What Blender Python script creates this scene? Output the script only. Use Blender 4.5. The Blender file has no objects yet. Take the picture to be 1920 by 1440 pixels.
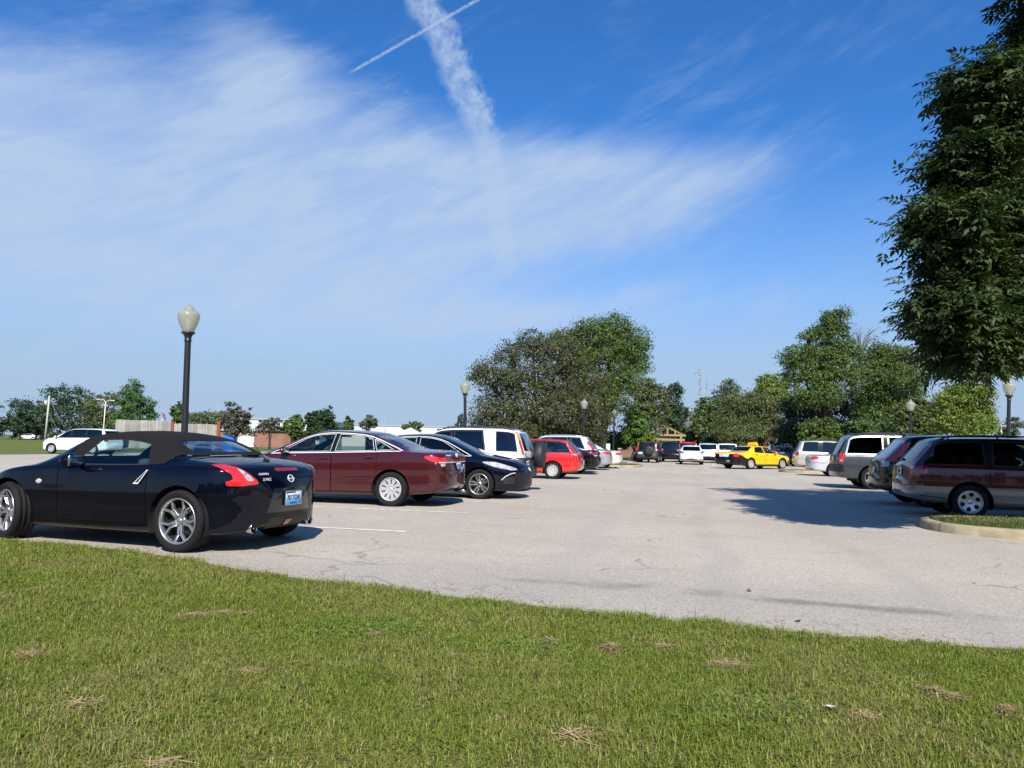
import bpy, bmesh, math, random
import numpy as np
from mathutils import Vector, Matrix
from mathutils.bvhtree import BVHTree
from mathutils.geometry import delaunay_2d_cdt
rng = np.random.default_rng(7)
random.seed(7)
SC = bpy.context.scene
COL = SC.collection
PI = math.pi
R_ = math.radians

# ------------------------------------------------------------------ basics
def link(name, me, mats=None, parent=None, loc=None):
    o = bpy.data.objects.new(name, me)
    COL.objects.link(o)
    if mats and me is not None:
        for m in (mats if isinstance(mats, (list, tuple)) else [mats]):
            me.materials.append(m)
    if parent: o.parent = parent
    if loc is not None: o.location = loc
    return o

def tag(o, label=None, cat=None, group=None, kind=None):
    if label: o['label'] = label
    if cat: o['category'] = cat
    if group: o['group'] = group
    if kind: o['kind'] = kind
    return o

def thing(name, loc, rz, label, cat, group=None):
    o = bpy.data.objects.new(name, None)
    COL.objects.link(o)
    o.empty_display_size = 0.3
    o.location = loc
    o.rotation_euler = (0, 0, rz)
    return tag(o, label, cat, group)

def np_mesh(name, V, F, smooth=False, mi=None):
    """F: (n,3) or (n,4) int array"""
    me = bpy.data.meshes.new(name)
    V = np.ascontiguousarray(V, dtype=np.float32); F = np.ascontiguousarray(F, dtype=np.int32)
    n, k = F.shape
    me.vertices.add(len(V)); me.vertices.foreach_set('co', V.ravel())
    me.loops.add(n * k); me.loops.foreach_set('vertex_index', F.ravel())
    me.polygons.add(n)
    me.polygons.foreach_set('loop_start', np.arange(0, n * k, k, dtype=np.int32))
    me.polygons.foreach_set('loop_total', np.full(n, k, dtype=np.int32))
    if smooth: me.polygons.foreach_set('use_smooth', np.ones(n, dtype=bool))
    if mi is not None: me.polygons.foreach_set('material_index', np.asarray(mi, dtype=np.int32))
    me.update(calc_edges=True)
    return me

class MB:
    """collects shapes for ONE mesh"""
    def __init__(s): s.v = []; s.f = []; s.m = []; s.sm = []
    def add(s, vs, fs, m=0, smooth=False):
        b = len(s.v); s.v.extend([tuple(v) for v in vs])
        for f in fs:
            s.f.append([i + b for i in f]); s.m.append(m); s.sm.append(smooth)
        return s
    def box(s, c, d, m=0, rz=0, ry=0, bev=0):
        cx, cy, cz = c; x, y, z = d[0] / 2, d[1] / 2, d[2] / 2
        M = Matrix.Translation(c) @ Matrix.Rotation(rz, 4, 'Z') @ Matrix.Rotation(ry, 4, 'Y')
        if bev:
            bm = bmesh.new(); bmesh.ops.create_cube(bm, size=1)
            for v in bm.verts: v.co = Vector((v.co.x * 2 * x, v.co.y * 2 * y, v.co.z * 2 * z))
            bmesh.ops.bevel(bm, geom=bm.edges[:], offset=bev, segments=2, profile=0.5, affect='EDGES')
            bm.verts.index_update()
            s.add([M @ v.co for v in bm.verts], [[v.index for v in f.verts] for f in bm.faces], m, True)
            bm.free(); return s
        vs = [M @ Vector(p) for p in ((-x,-y,-z),(x,-y,-z),(x,y,-z),(-x,y,-z),(-x,-y,z),(x,-y,z),(x,y,z),(-x,y,z))]
        return s.add(vs, [(0,3,2,1),(4,5,6,7),(0,1,5,4),(1,2,6,5),(2,3,7,6),(3,0,4,7)], m)
    def tube(s, pts, rad, n=8, m=0, caps=True):
        pts = [Vector(p) for p in pts]
        if not hasattr(rad, '__len__'): rad = [rad] * len(pts)
        vs = []; fs = []
        for i, p in enumerate(pts):
            t = (pts[min(i + 1, len(pts) - 1)] - pts[max(i - 1, 0)]).normalized()
            up = Vector((0, 0, 1)) if abs(t.z) < 0.9 else Vector((1, 0, 0))
            a = t.cross(up).normalized(); b = t.cross(a)
            for k in range(n):
                q = 2 * PI * k / n
                vs.append(p + (a * math.cos(q) + b * math.sin(q)) * rad[i])
        for i in range(len(pts) - 1):
            for k in range(n):
                fs.append((i*n+k, i*n+(k+1) % n, (i+1)*n+(k+1) % n, (i+1)*n+k))
        if caps:
            fs.append(tuple(range(n))[::-1]); fs.append(tuple((len(pts)-1)*n + k for k in range(n)))
        return s.add(vs, fs, m, True)
    def lathe(s, prof, n=24, m=0, axis='Z', c=(0,0,0), closed=False):
        """prof: (radius, height)"""
        vs = []; fs = []; k = len(prof)
        for i in range(n):
            a = 2 * PI * i / n; ca, sa = math.cos(a), math.sin(a)
            for r, h in prof:
                p = (r*ca, r*sa, h) if axis == 'Z' else (r*ca, h, r*sa)
                vs.append((p[0]+c[0], p[1]+c[1], p[2]+c[2]))
        for i in range(n):
            j = (i + 1) % n
            for q in range(k - 1 + (1 if closed else 0)):
                q2 = (q + 1) % k
                fs.append((i*k+q, j*k+q, j*k+q2, i*k+q2))
        return s.add(vs, fs, m, True)
    def prism(s, poly, h0, h1, m=0, T=None):
        """poly 2D -> extruded along z, T maps 3D"""
        n = len(poly); T = T or (lambda p: p)
        vs = [T((p[0], p[1], h0)) for p in poly] + [T((p[0], p[1], h1)) for p in poly]
        fs = [tuple(range(n))[::-1], tuple(range(n, 2*n))] + [(i, (i+1) % n, n+(i+1) % n, n+i) for i in range(n)]
        return s.add(vs, fs, m)
    def ell(s, c, r, m=0, n=16, k=10):
        prof = []
        vs = []; fs = []
        for j in range(k + 1):
            t = PI * j / k
            for i in range(n):
                a = 2*PI*i/n
                vs.append((c[0]+r[0]*math.sin(t)*math.cos(a), c[1]+r[1]*math.sin(t)*math.sin(a), c[2]+r[2]*math.cos(t)))
        for j in range(k):
            for i in range(n):
                fs.append((j*n+i, (j+1)*n+i, (j+1)*n+(i+1) % n, j*n+(i+1) % n))
        return s.add(vs, fs, m, True)
    def mesh(s, name):
        me = bpy.data.meshes.new(name); me.from_pydata(s.v, [], s.f)
        me.polygons.foreach_set('material_index', np.array(s.m, dtype=np.int32))
        me.polygons.foreach_set('use_smooth', np.array(s.sm, dtype=bool))
        me.update(); return me
    def build(s, name, mats, parent=None, loc=None):
        return link(name, s.mesh(name), mats, parent, loc)

# ------------------------------------------------------------------ node helpers
class NT:
    def __init__(s, tree): s.t = tree; s.n = tree.nodes; s.l = tree.links
    def new(s, typ, **kw):
        nd = s.n.new(typ)
        for k, v in kw.items(): setattr(nd, k, v)
        return nd
    def set(s, sock, v):
        if isinstance(v, bpy.types.NodeSocket): s.l.new(v, sock)
        elif v is not None: sock.default_value = v
    def math(s, op, a, b=None, c=None, clamp=False):
        nd = s.new('ShaderNodeMath', operation=op, use_clamp=clamp)
        s.set(nd.inputs[0], a)
        if b is not None: s.set(nd.inputs[1], b)
        if c is not None: s.set(nd.inputs[2], c)
        return nd.outputs[0]
    def vmath(s, op, a, b=None, out=0):
        nd = s.new('ShaderNodeVectorMath', operation=op)
        s.set(nd.inputs[0], a)
        if b is not None: s.set(nd.inputs[1], b)
        return nd.outputs[out]
    def mix(s, f, a, b, blend='MIX'):
        nd = s.new('ShaderNodeMix', data_type='RGBA', blend_type=blend)
        nd.clamp_factor = True
        s.set(nd.inputs['Factor'], f)
        for i, v in ((6, a), (7, b)):
            if not isinstance(v, bpy.types.NodeSocket) and len(v) == 3: v = (*v, 1)
            s.set(nd.inputs[i], v)
        return nd.outputs[2]
    def noise(s, vec, scale, detail=4, rough=0.55, dist=0):
        nd = s.new('ShaderNodeTexNoise')
        s.set(nd.inputs['Vector'], vec); nd.inputs['Scale'].default_value = scale
        nd.inputs['Detail'].default_value = detail; nd.inputs['Roughness'].default_value = rough
        nd.inputs['Distortion'].default_value = dist
        return nd.outputs[0]
    def ss(s, v, a, b, lo=0.0, hi=1.0):
        nd = s.new('ShaderNodeMapRange', interpolation_type='SMOOTHSTEP')
        s.set(nd.inputs[0], v); s.set(nd.inputs[1], a); s.set(nd.inputs[2], b)
        nd.inputs[3].default_value = lo; nd.inputs[4].default_value = hi
        return nd.outputs[0]
    def ramp(s, v, stops):
        nd = s.new('ShaderNodeValToRGB'); cr = nd.color_ramp
        while len(cr.elements) < len(stops): cr.elements.new(0.5)
        for e, (p, c) in zip(cr.elements, stops):
            e.position = p; e.color = (*c, 1)
        s.set(nd.inputs[0], v); return nd.outputs[0]
    def bump(s, h, strength=0.3, dist=0.01):
        nd = s.new('ShaderNodeBump'); s.set(nd.inputs['Height'], h)
        nd.inputs['Strength'].default_value = strength; nd.inputs['Distance'].default_value = dist
        return nd.outputs[0]

def mat(name):
    m = bpy.data.materials.new(name); m.use_nodes = True
    nt = NT(m.node_tree); nt.n.clear()
    out = nt.new('ShaderNodeOutputMaterial')
    b = nt.new('ShaderNodeBsdfPrincipled')
    nt.l.new(b.outputs[0], out.inputs[0])
    return m, nt, b, out

def bs(b, **kw):
    names = dict(col='Base Color', metal='Metallic', rough='Roughness', coat='Coat Weight', coatr='Coat Roughness',
                 spec='Specular IOR Level', trans='Transmission Weight', ior='IOR', emi='Emission Color', emis='Emission Strength', alpha='Alpha')
    for k, v in kw.items():
        if k == 'col' and len(v) == 3: v = (*v, 1)
        b.inputs[names[k]].default_value = v

_mc = {}
def simple(name, col, rough=0.5, metal=0.0, coat=0.0, spec=0.5, var=0.06, scale=9.0, bump=0.0):
    """plain material with a little real unevenness"""
    if name in _mc: return _mc[name]
    m, nt, b, out = mat(name)
    tc = nt.new('ShaderNodeTexCoord').outputs['Object']
    n = nt.noise(tc, scale, 5)
    f = nt.math('MULTIPLY_ADD', n, 2 * var, 1 - var)
    c = nt.vmath('SCALE', (*col,)[:3]); c.node.inputs[3].default_value = 1
    nt.l.new(f, c.node.inputs[3]); nt.l.new(c, b.inputs['Base Color'])
    bs(b, rough=rough, metal=metal, coat=coat, spec=spec)
    if coat: bs(b, coatr=0.04)
    if bump:
        nt.l.new(nt.bump(nt.noise(tc, scale * 12, 3), bump, 0.004), b.inputs['Normal'])
    _mc[name] = m
    return m

def paint(name, col, metal=0.0, rough=0.32, inner=(0.03, 0.03, 0.032), coat=1.0, dust=0.05, flake=0.0, spec=0.5):
    """car paint: clear coat outside, dark trim on the inner side of the sheet"""
    if name in _mc: return _mc[name]
    m, nt, b, out = mat(name)
    tc = nt.new('ShaderNodeTexCoord').outputs['Object']
    n = nt.noise(tc, 2.5, 6, 0.6)
    geo = nt.new('ShaderNodeNewGeometry')
    sep = nt.new('ShaderNodeSeparateXYZ'); nt.l.new(tc, sep.inputs[0])
    low = nt.ss(sep.outputs[2], 0.75, 0.15)
    d = nt.math('MULTIPLY', nt.math('MULTIPLY', n, low), dust * 3)
    c = nt.mix(d, col, (0.30, 0.27, 0.23))
    b.inputs['Metallic'].default_value = metal
    if flake:
        fl = nt.noise(tc, 900, 1)
        c = nt.mix(nt.math('MULTIPLY', nt.ss(fl, 0.5, 0.75), flake), c, (0.6, 0.62, 0.7))
    nt.l.new(c, b.inputs['Base Color'])
    nt.l.new(nt.math('MULTIPLY_ADD', n, 0.12, rough - 0.06), b.inputs['Roughness'])
    bs(b, coat=coat, coatr=0.025, spec=spec)
    o2 = nt.new('ShaderNodeBsdfPrincipled'); bs(o2, col=inner, rough=0.8)
    mx = nt.new('ShaderNodeMixShader')
    nt.l.new(geo.outputs['Backfacing'], mx.inputs[0]); nt.l.new(b.outputs[0], mx.inputs[1]); nt.l.new(o2.outputs[0], mx.inputs[2])
    nt.l.new(mx.outputs[0], out.inputs[0])
    _mc[name] = m
    return m

def glass(name, tint=(0.55, 0.68, 0.66), refl=1.0):
    if name in _mc: return _mc[name]
    m, nt, b, out = mat(name)
    nt.n.remove(b)
    tr = nt.new('ShaderNodeBsdfTransparent'); tr.inputs[0].default_value = (*tint, 1)
    gl = nt.new('ShaderNodeBsdfGlossy'); gl.inputs['Roughness'].default_value = 0.015
    gl.inputs['Color'].default_value = (0.95, 0.97, 1.0, 1)
    lw = nt.new('ShaderNodeLayerWeight'); lw.inputs['Blend'].default_value = .5
    fr = nt.math('MULTIPLY_ADD', nt.math('POWER', lw.outputs['Facing'], 5.0), .95, .045)
    tc = nt.new('ShaderNodeTexCoord').outputs['Object']
    bn = nt.bump(nt.noise(tc, 1.8, 2), 0.12, 0.02)
    nt.l.new(bn, gl.inputs['Normal'])
    f = nt.math('MULTIPLY_ADD', fr, refl, 0.02, clamp=True)
    mx = nt.new('ShaderNodeMixShader')
    nt.l.new(f, mx.inputs[0]); nt.l.new(tr.outputs[0], mx.inputs[1]); nt.l.new(gl.outputs[0], mx.inputs[2])
    nt.l.new(mx.outputs[0], out.inputs[0])
    _mc[name] = m
    return m

def lens(name, col, trans=0.0):
    """lamp lens: coloured plastic over a ribbed reflector"""
    if name in _mc: return _mc[name]
    m, nt, b, out = mat(name)
    tc = nt.new('ShaderNodeTexCoord').outputs['Object']
    v = nt.new('ShaderNodeTexVoronoi'); v.inputs['Scale'].default_value = 26; nt.l.new(tc, v.inputs['Vector'])
    w = nt.noise(tc, 7, 3)
    f = nt.math('MULTIPLY_ADD', v.outputs[0], 0.9, nt.math('MULTIPLY', w, 0.7))
    c = nt.mix(nt.ss(f, 0.3, 0.95), tuple(x * (0.45 - trans) for x in col), col)
    nt.l.new(c, b.inputs['Base Color'])
    bs(b, rough=0.18, coat=1.0, coatr=0.02, spec=0.6)
    _mc[name] = m
    return m
# ------------------------------------------------------------------ cars
def chaikin(P, k):
    P = np.array(P, float)
    for _ in range(k):
        Q = np.empty((2 * len(P), 2))
        Q[0] = P[0]; Q[-1] = P[-1]
        Q[1:-1:2] = 0.75 * P[:-1] + 0.25 * P[1:]
        Q[2:-1:2] = 0.25 * P[:-1] + 0.75 * P[1:]
        P = Q
    return P

def curve(P, k=3):
    C = chaikin(P, k)
    x = np.maximum.accumulate(C[:, 0]) + np.arange(len(C)) * 1e-6
    return lambda q: np.interp(q, x, C[:, 1])

def resample(P, ds, closed=False):
    P = np.array(P, float)
    if closed: P = np.vstack([P, P[:1]])
    out = []
    for a, b in zip(P[:-1], P[1:]):
        n = max(1, int(math.ceil(np.linalg.norm(b - a) / ds)))
        for i in range(n): out.append(a + (b - a) * i / n)
    out.append(P[-1])
    return np.array(out)

def sd_poly(P, Q):
    """signed distance (negative inside) of points P (n,2) to polygon Q"""
    Q = np.array(Q, float); n = len(Q)
    d = np.full(len(P), 1e9); ins = np.zeros(len(P), bool)
    for i in range(n):
        a, b = Q[i], Q[(i + 1) % n]; e = b - a; w = P - a
        t = np.clip((w @ e) / max(e @ e, 1e-12), 0, 1)
        d = np.minimum(d, np.linalg.norm(w - t[:, None] * e, axis=1))
        c = ((a[1] > P[:, 1]) != (b[1] > P[:, 1]))
        xi = (b[0] - a[0]) * (P[:, 1] - a[1]) / (b[1] - a[1] + 1e-12) + a[0]
        ins ^= c & (P[:, 0] < xi)
    return np.where(ins, -d, d)

BLK = simple('black_plastic', (0.012, 0.012, 0.013), 0.55, var=0.2)
RUB = simple('tyre_rubber', (0.009, 0.009, 0.0095), 0.8, var=0.3, scale=20, spec=.25)
DRK = simple('underbody_dark', (0.006, 0.006, 0.006), 0.9)
CHR = simple('chrome', (0.62, 0.63, 0.65), 0.14, metal=1.0)
BSIL = simple('badge_silver', (0.66, 0.66, 0.66), .35, metal=.25)
ALU = simple('alloy_silver', (0.50, 0.50, 0.52), 0.30, metal=0.85, var=0.12)
HUB = simple('wheel_cover_silver', (0.50, 0.50, 0.51), 0.38, metal=0.45, var=0.15)
GUN = simple('alloy_gunmetal', (0.10, 0.10, 0.105), 0.35, metal=0.7)
GLB = simple('gloss_black_trim', (0.008, 0.008, 0.009), .25)
SEAM = simple('panel_gap', (0.003, 0.003, 0.003), 0.9, spec=.05)
TRIMIN = simple('cabin_trim_dark', (0.025, 0.025, 0.027), 0.8)
SEATD = simple('seat_cloth_dark', (0.035, 0.035, 0.04), 0.9, var=0.2, scale=40)
SEATB = simple('seat_cloth_beige', (0.35, 0.28, 0.20), 0.9, var=0.15, scale=40)
G_CLR = glass('window_glass', (0.82, 0.92, 0.90))
G_TINT = glass('tinted_glass', (0.05, 0.055, 0.06))
G_MID = glass('grey_glass', (0.42, 0.50, 0.50))
RED = lens('red_lens', (0.62, 0.012, 0.010))
DRED = lens('dark_red_lens', (0.25, 0.008, 0.012))
CLR = lens('clear_lens', (0.40, 0.40, 0.41), .2)
AMB = lens('amber_lens', (0.75, 0.20, 0.01))

def rot2(p, a):
    c, s = math.cos(a), math.sin(a)
    return (p[0] * c - p[1] * s, p[0] * s + p[1] * c)

_wm = {}
def wheel_meshes(R, w, rr, style):
    key = (R, w, rr, style)
    if key in _wm: return _wm[key]
    h = w / 2
    t = MB()
    prof = [(rr - .004, -h*.86), (rr + .012, -h), (R*.90, -h*1.02), (R - .014, -h*.9), (R - .003, -h*.74)]
    for g in (-.42, 0, .42):
        prof += [(R, h*(g - .07)), (R - .009, h*(g - .05)), (R - .009, h*(g + .05)), (R, h*(g + .07))]
    prof += [(R - .003, h*.74), (R - .014, h*.9), (R*.93, h*1.0), (R*.90, h*1.03), (rr + .02, h*.98), (rr + .008, h*.92), (rr - .004, h*.86)]
    t.lathe(prof, 56, 0, 'Y')
    hub = MB()
    hub.lathe([(rr - .012, h*.6), (rr - .02, -h*.9)], 40, 0, 'Y')
    hub.lathe([(rr - .015, -h*.1), (0.001, -h*.1)], 40, 0, 'Y')
    hub.lathe([(rr*.72, -h*.02), (rr*.72, h*.06), (.07, h*.06)], 40, 1, 'Y')
    rim = MB()
    rim.lathe([(rr + .004, h*.80), (rr + .004, h*.95), (rr - .006, h*.97), (rr - .014, h*.90), (rr - .018, h*.5)], 56, 0, 'Y')
    yf = h * .80
    def T(ang, dish=.025):
        def f(p):
            a, b, y = p
            x, z = rot2((a, b), ang)
            return (x, y - dish * (1 - min(a / rr, 1)), z)
        return f
    def bar(a0, a1, r0, r1, w0, w1, m=0, th=.035, y=None, dish=.025):
        y = yf if y is None else y
        p0 = np.array([r0*math.cos(a0), r0*math.sin(a0)]); p1 = np.array([r1*math.cos(a1), r1*math.sin(a1)])
        d = (p1 - p0) / np.linalg.norm(p1 - p0); nn = np.array([-d[1], d[0]])
        q = [p0 - nn*w0/2, p1 - nn*w1/2, p1 + nn*w1/2, p0 + nn*w0/2]
        mid0 = (p0 + p1) / 2
        vs = []
        for yy, ins in ((y - th, 1.0), (y - .006, 1.0), (y, .72)):
            for k, p in enumerate(q):
                c = p0 if k in (0, 3) else p1
                pp = c + (p - c) * ins
                r = np.linalg.norm(pp)
                vs.append((pp[0], yy - dish * (1 - min(r / rr, 1)), pp[1]))
        fs = [(8, 9, 10, 11)]
        for L in (0, 4):
            for k in range(4): fs.append((L + k, L + (k+1) % 4, L + 4 + (k+1) % 4, L + 4 + k))
        rim.add(vs, fs, m)
    def spot(a, r, sx, sz, m=1, n=14, y=None, dish=.025, taper=0):
        """raised dark inset for a slot or hole in a disc cover"""
        y = (yf + .0015) if y is None else y
        vs = []
        for i in range(n):
            q = 2*PI*i/n
            u = r + sx*math.cos(q); v = sz*math.sin(q)*(1 + taper*math.cos(q))
            x, z = rot2((u, v), a)
            vs.append((x, y - dish*(1 - min(u/rr, 1)), z))
        rim.add(vs, [tuple(range(n))], m)
    def disc(r1, dish=.025, m=0):
        rim.lathe([(.001, yf - dish)] + [(r1*k/6, yf - dish*(1 - r1*k/6/rr)) for k in range(1, 7)] + [(r1, yf - .03)], 48, m, 'Y')
    def cap(r=.032, m=0, d=.01):
        rim.lathe([(.001, yf - .025 + d), (r*.8, yf - .025 + d), (r, yf - .027 + d*.4), (r, yf - .05)], 20, m, 'Y')
    def lugs(n=5, r=.055, m=1):
        for i in range(n): spot(2*PI*(i + .5)/n, r, .008, .008, m, 8)
    if style == 'y5':
        for i in range(5):
            a = 2*PI*i/5 + .3
            rim.lathe([(.001, yf - .03), (.05, yf - .028), (.07, yf - .035), (.07, yf - .06)], 20, 0, 'Y') if i == 0 else None
            for sg in (-1, 1):
                bar(a + sg*.26, a + sg*.13, .055, rr*.62, .034, .024)
                bar(a + sg*.13, a + sg*.30, rr*.60, rr - .006, .024, .026)
            bar(a, a, .05, rr*.35, .03, .02)
        cap(.034); lugs(5)
    elif style == 'double10':
        for i in range(5):
            a = 2*PI*i/5 + .2
            for sg in (-1, 1):
                bar(a + sg*.30, a + sg*.17, .05, rr - .006, .030, .030, 0)
                bar(a + sg*.42, a + sg*.40, .06, rr - .006, .020, .016, 1, y=yf - .006)
        rim.lathe([(.001, yf - .027), (.06, yf - .026), (.065, yf - .06)], 20, 0, 'Y'); cap(.03, 1); lugs(5)
    elif style == 'cap10':
        disc(rr - .004)
        for i in range(10):
            spot(2*PI*i/10, rr*.66, rr*.22, .013, 1, 16, taper=.3)
        lugs(5, .058); cap(.034)
    elif style == 'capholes':
        disc(rr - .002)
        for i in range(12): spot(2*PI*i/12, rr*.80, .016, .017, 1, 12)
        cap(.05); lugs(5, .075)
    elif style == 'six':
        disc(rr - .004)
        for i in range(6): spot(2*PI*(i + .5)/6, rr*.64, rr*.20, rr*.20, 1, 18, taper=.25)
        cap(.055); lugs(5, .04)
    elif style == 'slots':
        disc(rr - .002)
        for i in range(16): spot(2*PI*i/16, rr*.72, rr*.16, .010, 1, 10)
        cap(.045)
    else:  # five wide spokes
        n = 5 if style == 'five' else 7
        rim.lathe([(.001, yf - .026), (.07, yf - .024), (.08, yf - .06)], 20, 0, 'Y')
        for i in range(n):
            a = 2*PI*i/n + .4
            bar(a, a, .05, rr - .006, .07 if n == 5 else .05, .055 if n == 5 else .04)
        cap(.032); lugs(5)
    _wm[key] = (t.mesh('tyre'), hub.mesh('wheel'), rim.mesh('rim'))
    return _wm[key]

class Car:
    def __init__(s, name, spec, pos, heading, label, cat='car', group=None):
        s.sp = sp = spec
        s.root = thing(name, (pos[0], pos[1], 0), heading, label, cat, group)
        s.L, s.W, s.ro, s.wb, s.r = sp['L'], sp['W'], sp['ro'], sp['wb'], sp['r']
        s.extra = []; s.labels = []; s.loft()

    # local x: 0 at the rear axle, rear bumper at -ro
    def loft(s):
        sp = s.sp; ro = s.ro
        tp = chaikin(sp['top'], 3); bt = chaikin(sp['bot'], 3)
        s.ftop = curve(sp['top']); s.fbot = curve(sp['bot'], 2); fbelt = curve(sp['belt'], 2)
        fws = curve(sp['ws'], 2); fwr = curve(sp['wr'], 2)
        ds = sp.get('ds', .03)
        d = np.r_[0, np.cumsum(np.linalg.norm(np.diff(tp, axis=0), axis=1))]
        q = np.linspace(0, d[-1], int(d[-1] / ds))
        X = np.interp(q, d, tp[:, 0])
        X = np.clip(X, .002, s.L - .002)
        X = np.unique(np.round(np.concatenate([X, np.linspace(.002, .35, int(.5/ds)), np.linspace(s.L - .35, s.L - .002, int(.5/ds))]), 4))
        cr, nr, cf, nf = sp.get('cr', .40), sp.get('nr', 2.4), sp.get('cf', .65), sp.get('nf', 2.3)
        a = np.clip(X / cr, 0, 1); b = np.clip((s.L - X) / cf, 0, 1)
        pw = (1 - (1 - a)**nr)**(1/nr) * (1 - (1 - b)**nf)**(1/nf)
        w = s.W / 2 * pw * np.interp(X, [0, s.L*.25, s.L*.6, s.L*.85, s.L], [.975, 1, 1, .985, .96])
        for xa in (ro, ro + s.wb):
            w = w + sp.get('flare', .012) * np.exp(-((X - xa) / .42)**4) * pw
        zt, zb = s.ftop(X), s.fbot(X)
        zt = np.maximum(zt, zb + .01)
        slope = np.abs(np.gradient(zt, X + np.arange(len(X))*1e-7))
        k = np.ones(5)/5
        slope = np.convolve(np.minimum(np.pad(slope, 2, mode='edge'), 4), k, 'valid')
        crown = np.minimum(sp.get('crown', .045) + .035 * slope, .32 * (zt - zb))
        zr = zt - crown
        zs = np.minimum(fbelt(X), zr - .012*np.minimum(1, (zt - zb)/.2))
        zs = np.maximum(zs, zb + .35 * (zt - zb))
        ws = w * fws(X); wr = np.minimum(w * fwr(X), ws - .004)
        H = zs - zb
        tuck = sp.get('tuck', .965)
        C = np.stack([
            np.stack([0*w, zb], 1), np.stack([.72*w, zb], 1), np.stack([.93*w*tuck, zb], 1),
            np.stack([w*(tuck + .01), zb + .08*H], 1), np.stack([w*(.5 + .5*tuck), zb + .28*H], 1), np.stack([w*(.52 + .48*tuck), zb + .47*H], 1), np.stack([w, zb + .585*H], 1), np.stack([w*.998, zb + .63*H], 1),
            np.stack([w + .15*(ws - w), zb + .80*H], 1), np.stack([w + .48*(ws - w), zb + .95*H], 1), np.stack([w + .85*(ws - w), zs - .012*H], 1), np.stack([ws, zs], 1),
            np.stack([ws + .14*(wr - ws), zs + .14*(zr - zs)], 1),
            np.stack([ws + .5*(wr - ws) + .012, zs + .5*(zr - zs)], 1),
            np.stack([ws + .86*(wr - ws) + .006, zs + .86*(zr - zs)], 1),
            np.stack([wr*.985, zr + .10*crown], 1), np.stack([.86*wr, zt - .66*crown], 1), np.stack([.5*wr, zt - .18*crown], 1), np.stack([0*w, zt], 1)], 1)
        for _ in range(sp.get('ch', 2)):
            Q = np.empty((C.shape[0], 2*C.shape[1], 2))
            Q[:, 0] = C[:, 0]; Q[:, -1] = C[:, -1]
            Q[:, 1:-1:2] = .75*C[:, :-1] + .25*C[:, 1:]
            Q[:, 2:-1:2] = .25*C[:, :-1] + .75*C[:, 1:]
            C = Q
        n, m = C.shape[:2]
        s.X = X - ro; s.zs, s.zr, s.zt, s.w, s.ws, s.wr_ = zs, zr, zt, w, ws, wr
        full = np.concatenate([C, (C[:, 1:-1] * [-1, 1])[:, ::-1]], 1)   # ring of 2m-2
        rn = full.shape[1]
        V = np.empty((n, rn, 3)); V[..., 0] = s.X[:, None]; V[..., 1] = full[..., 0]; V[..., 2] = full[..., 1]
        up = np.zeros((n, rn), bool); j0 = int(m * .70)
        up[:, j0:rn - j0 + 1] = True
        V = V.reshape(-1, 3); s.up = up.ravel()
        i = np.arange(n - 1)[:, None]; j = np.arange(rn)[None]; j2 = (j + 1) % rn
        A, B, Cc, D = i*rn + j, i*rn + j2, (i+1)*rn + j2, (i+1)*rn + j
        fl = (j < rn // 2)
        T1 = np.where(fl[..., None], np.stack([A, Cc, B], -1), np.stack([A, D, B], -1))
        T2 = np.where(fl[..., None], np.stack([A, D, Cc], -1), np.stack([B, D, Cc], -1))
        F = np.concatenate([T1.reshape(-1, 3), T2.reshape(-1, 3)])
        def cap(k, flip):
            o = [(k*rn, k*rn + q + 1, k*rn + q) if flip else (k*rn, k*rn + q, k*rn + q + 1) for q in range(1, rn - 1)]
            return np.array(o)
        F = np.concatenate([F, cap(0, False), cap(n - 1, True)])
        s.V, s.F = V, F
        fn = np.cross(V[F[:, 1]] - V[F[:, 0]], V[F[:, 2]] - V[F[:, 0]])
        N = np.zeros_like(V)
        for k in range(3): np.add.at(N, F[:, k], fn)
        if (fn * (V[F].mean(1) - [s.wb/2, 0, .7])).sum() < 0:
            s.F = F[:, ::-1].copy(); N = -N
        s.N = N / (np.linalg.norm(N, axis=1, keepdims=True) + 1e-12)
        E = np.concatenate([s.F[:, [0, 1]], s.F[:, [1, 2]], s.F[:, [2, 0]]]); E.sort(1)
        s.E = np.unique(E, axis=0)
        s.lock = np.zeros(len(V), bool); s.lab = np.zeros(len(s.F), int)
        s.bvh = BVHTree.FromPolygons([tuple(v) for v in V], [tuple(f) for f in s.F])

    def at(s, arr, x): return np.interp(x, s.X, arr)
    def q(s, front=False):
        V = s.V; wx = s.at(s.w, V[:, 0]); W2 = s.W / 2
        return ((s.L - s.ro - V[:, 0]) if front else (V[:, 0] + s.ro)) - (W2 - np.abs(V[:, 1]))

    def cut(s, sv, key, mats=None, name=None, parent=None, sided=False, push=0.0, label=None):
        sv = sv.copy(); E = s.E
        a, b = sv[E[:, 0]], sv[E[:, 1]]
        ix = np.where(a * b < 0)[0]
        if len(ix):
            e = E[ix]; t = a[ix] / (a[ix] - b[ix])
            c0 = t < .5
            l0, l1 = s.lock[e[:, 0]], s.lock[e[:, 1]]
            pick0 = np.where(l0 & ~l1, False, np.where(l1 & ~l0, True, c0))
            both = l0 & l1
            cand = np.where(pick0, e[:, 0], e[:, 1])
            pos = s.V[e[:, 0]] + t[:, None] * (s.V[e[:, 1]] - s.V[e[:, 0]])
            dist = np.linalg.norm(pos - s.V[cand], axis=1)
            o = np.argsort(-dist); o = o[~both[o]]
            s.V[cand[o]] = pos[o]; sv[cand[o]] = 0; s.lock[cand[o]] = True
        fm = sv[s.F].mean(1) < -1e-6
        lid = -1
        if key is not None:
            s.labels.append(dict(key=key, mats=mats, name=name or key, parent=parent, sided=sided, push=push, label=label))
            lid = len(s.labels)
        s.lab[fm & (s.lab != -1)] = lid
        return fm

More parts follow.
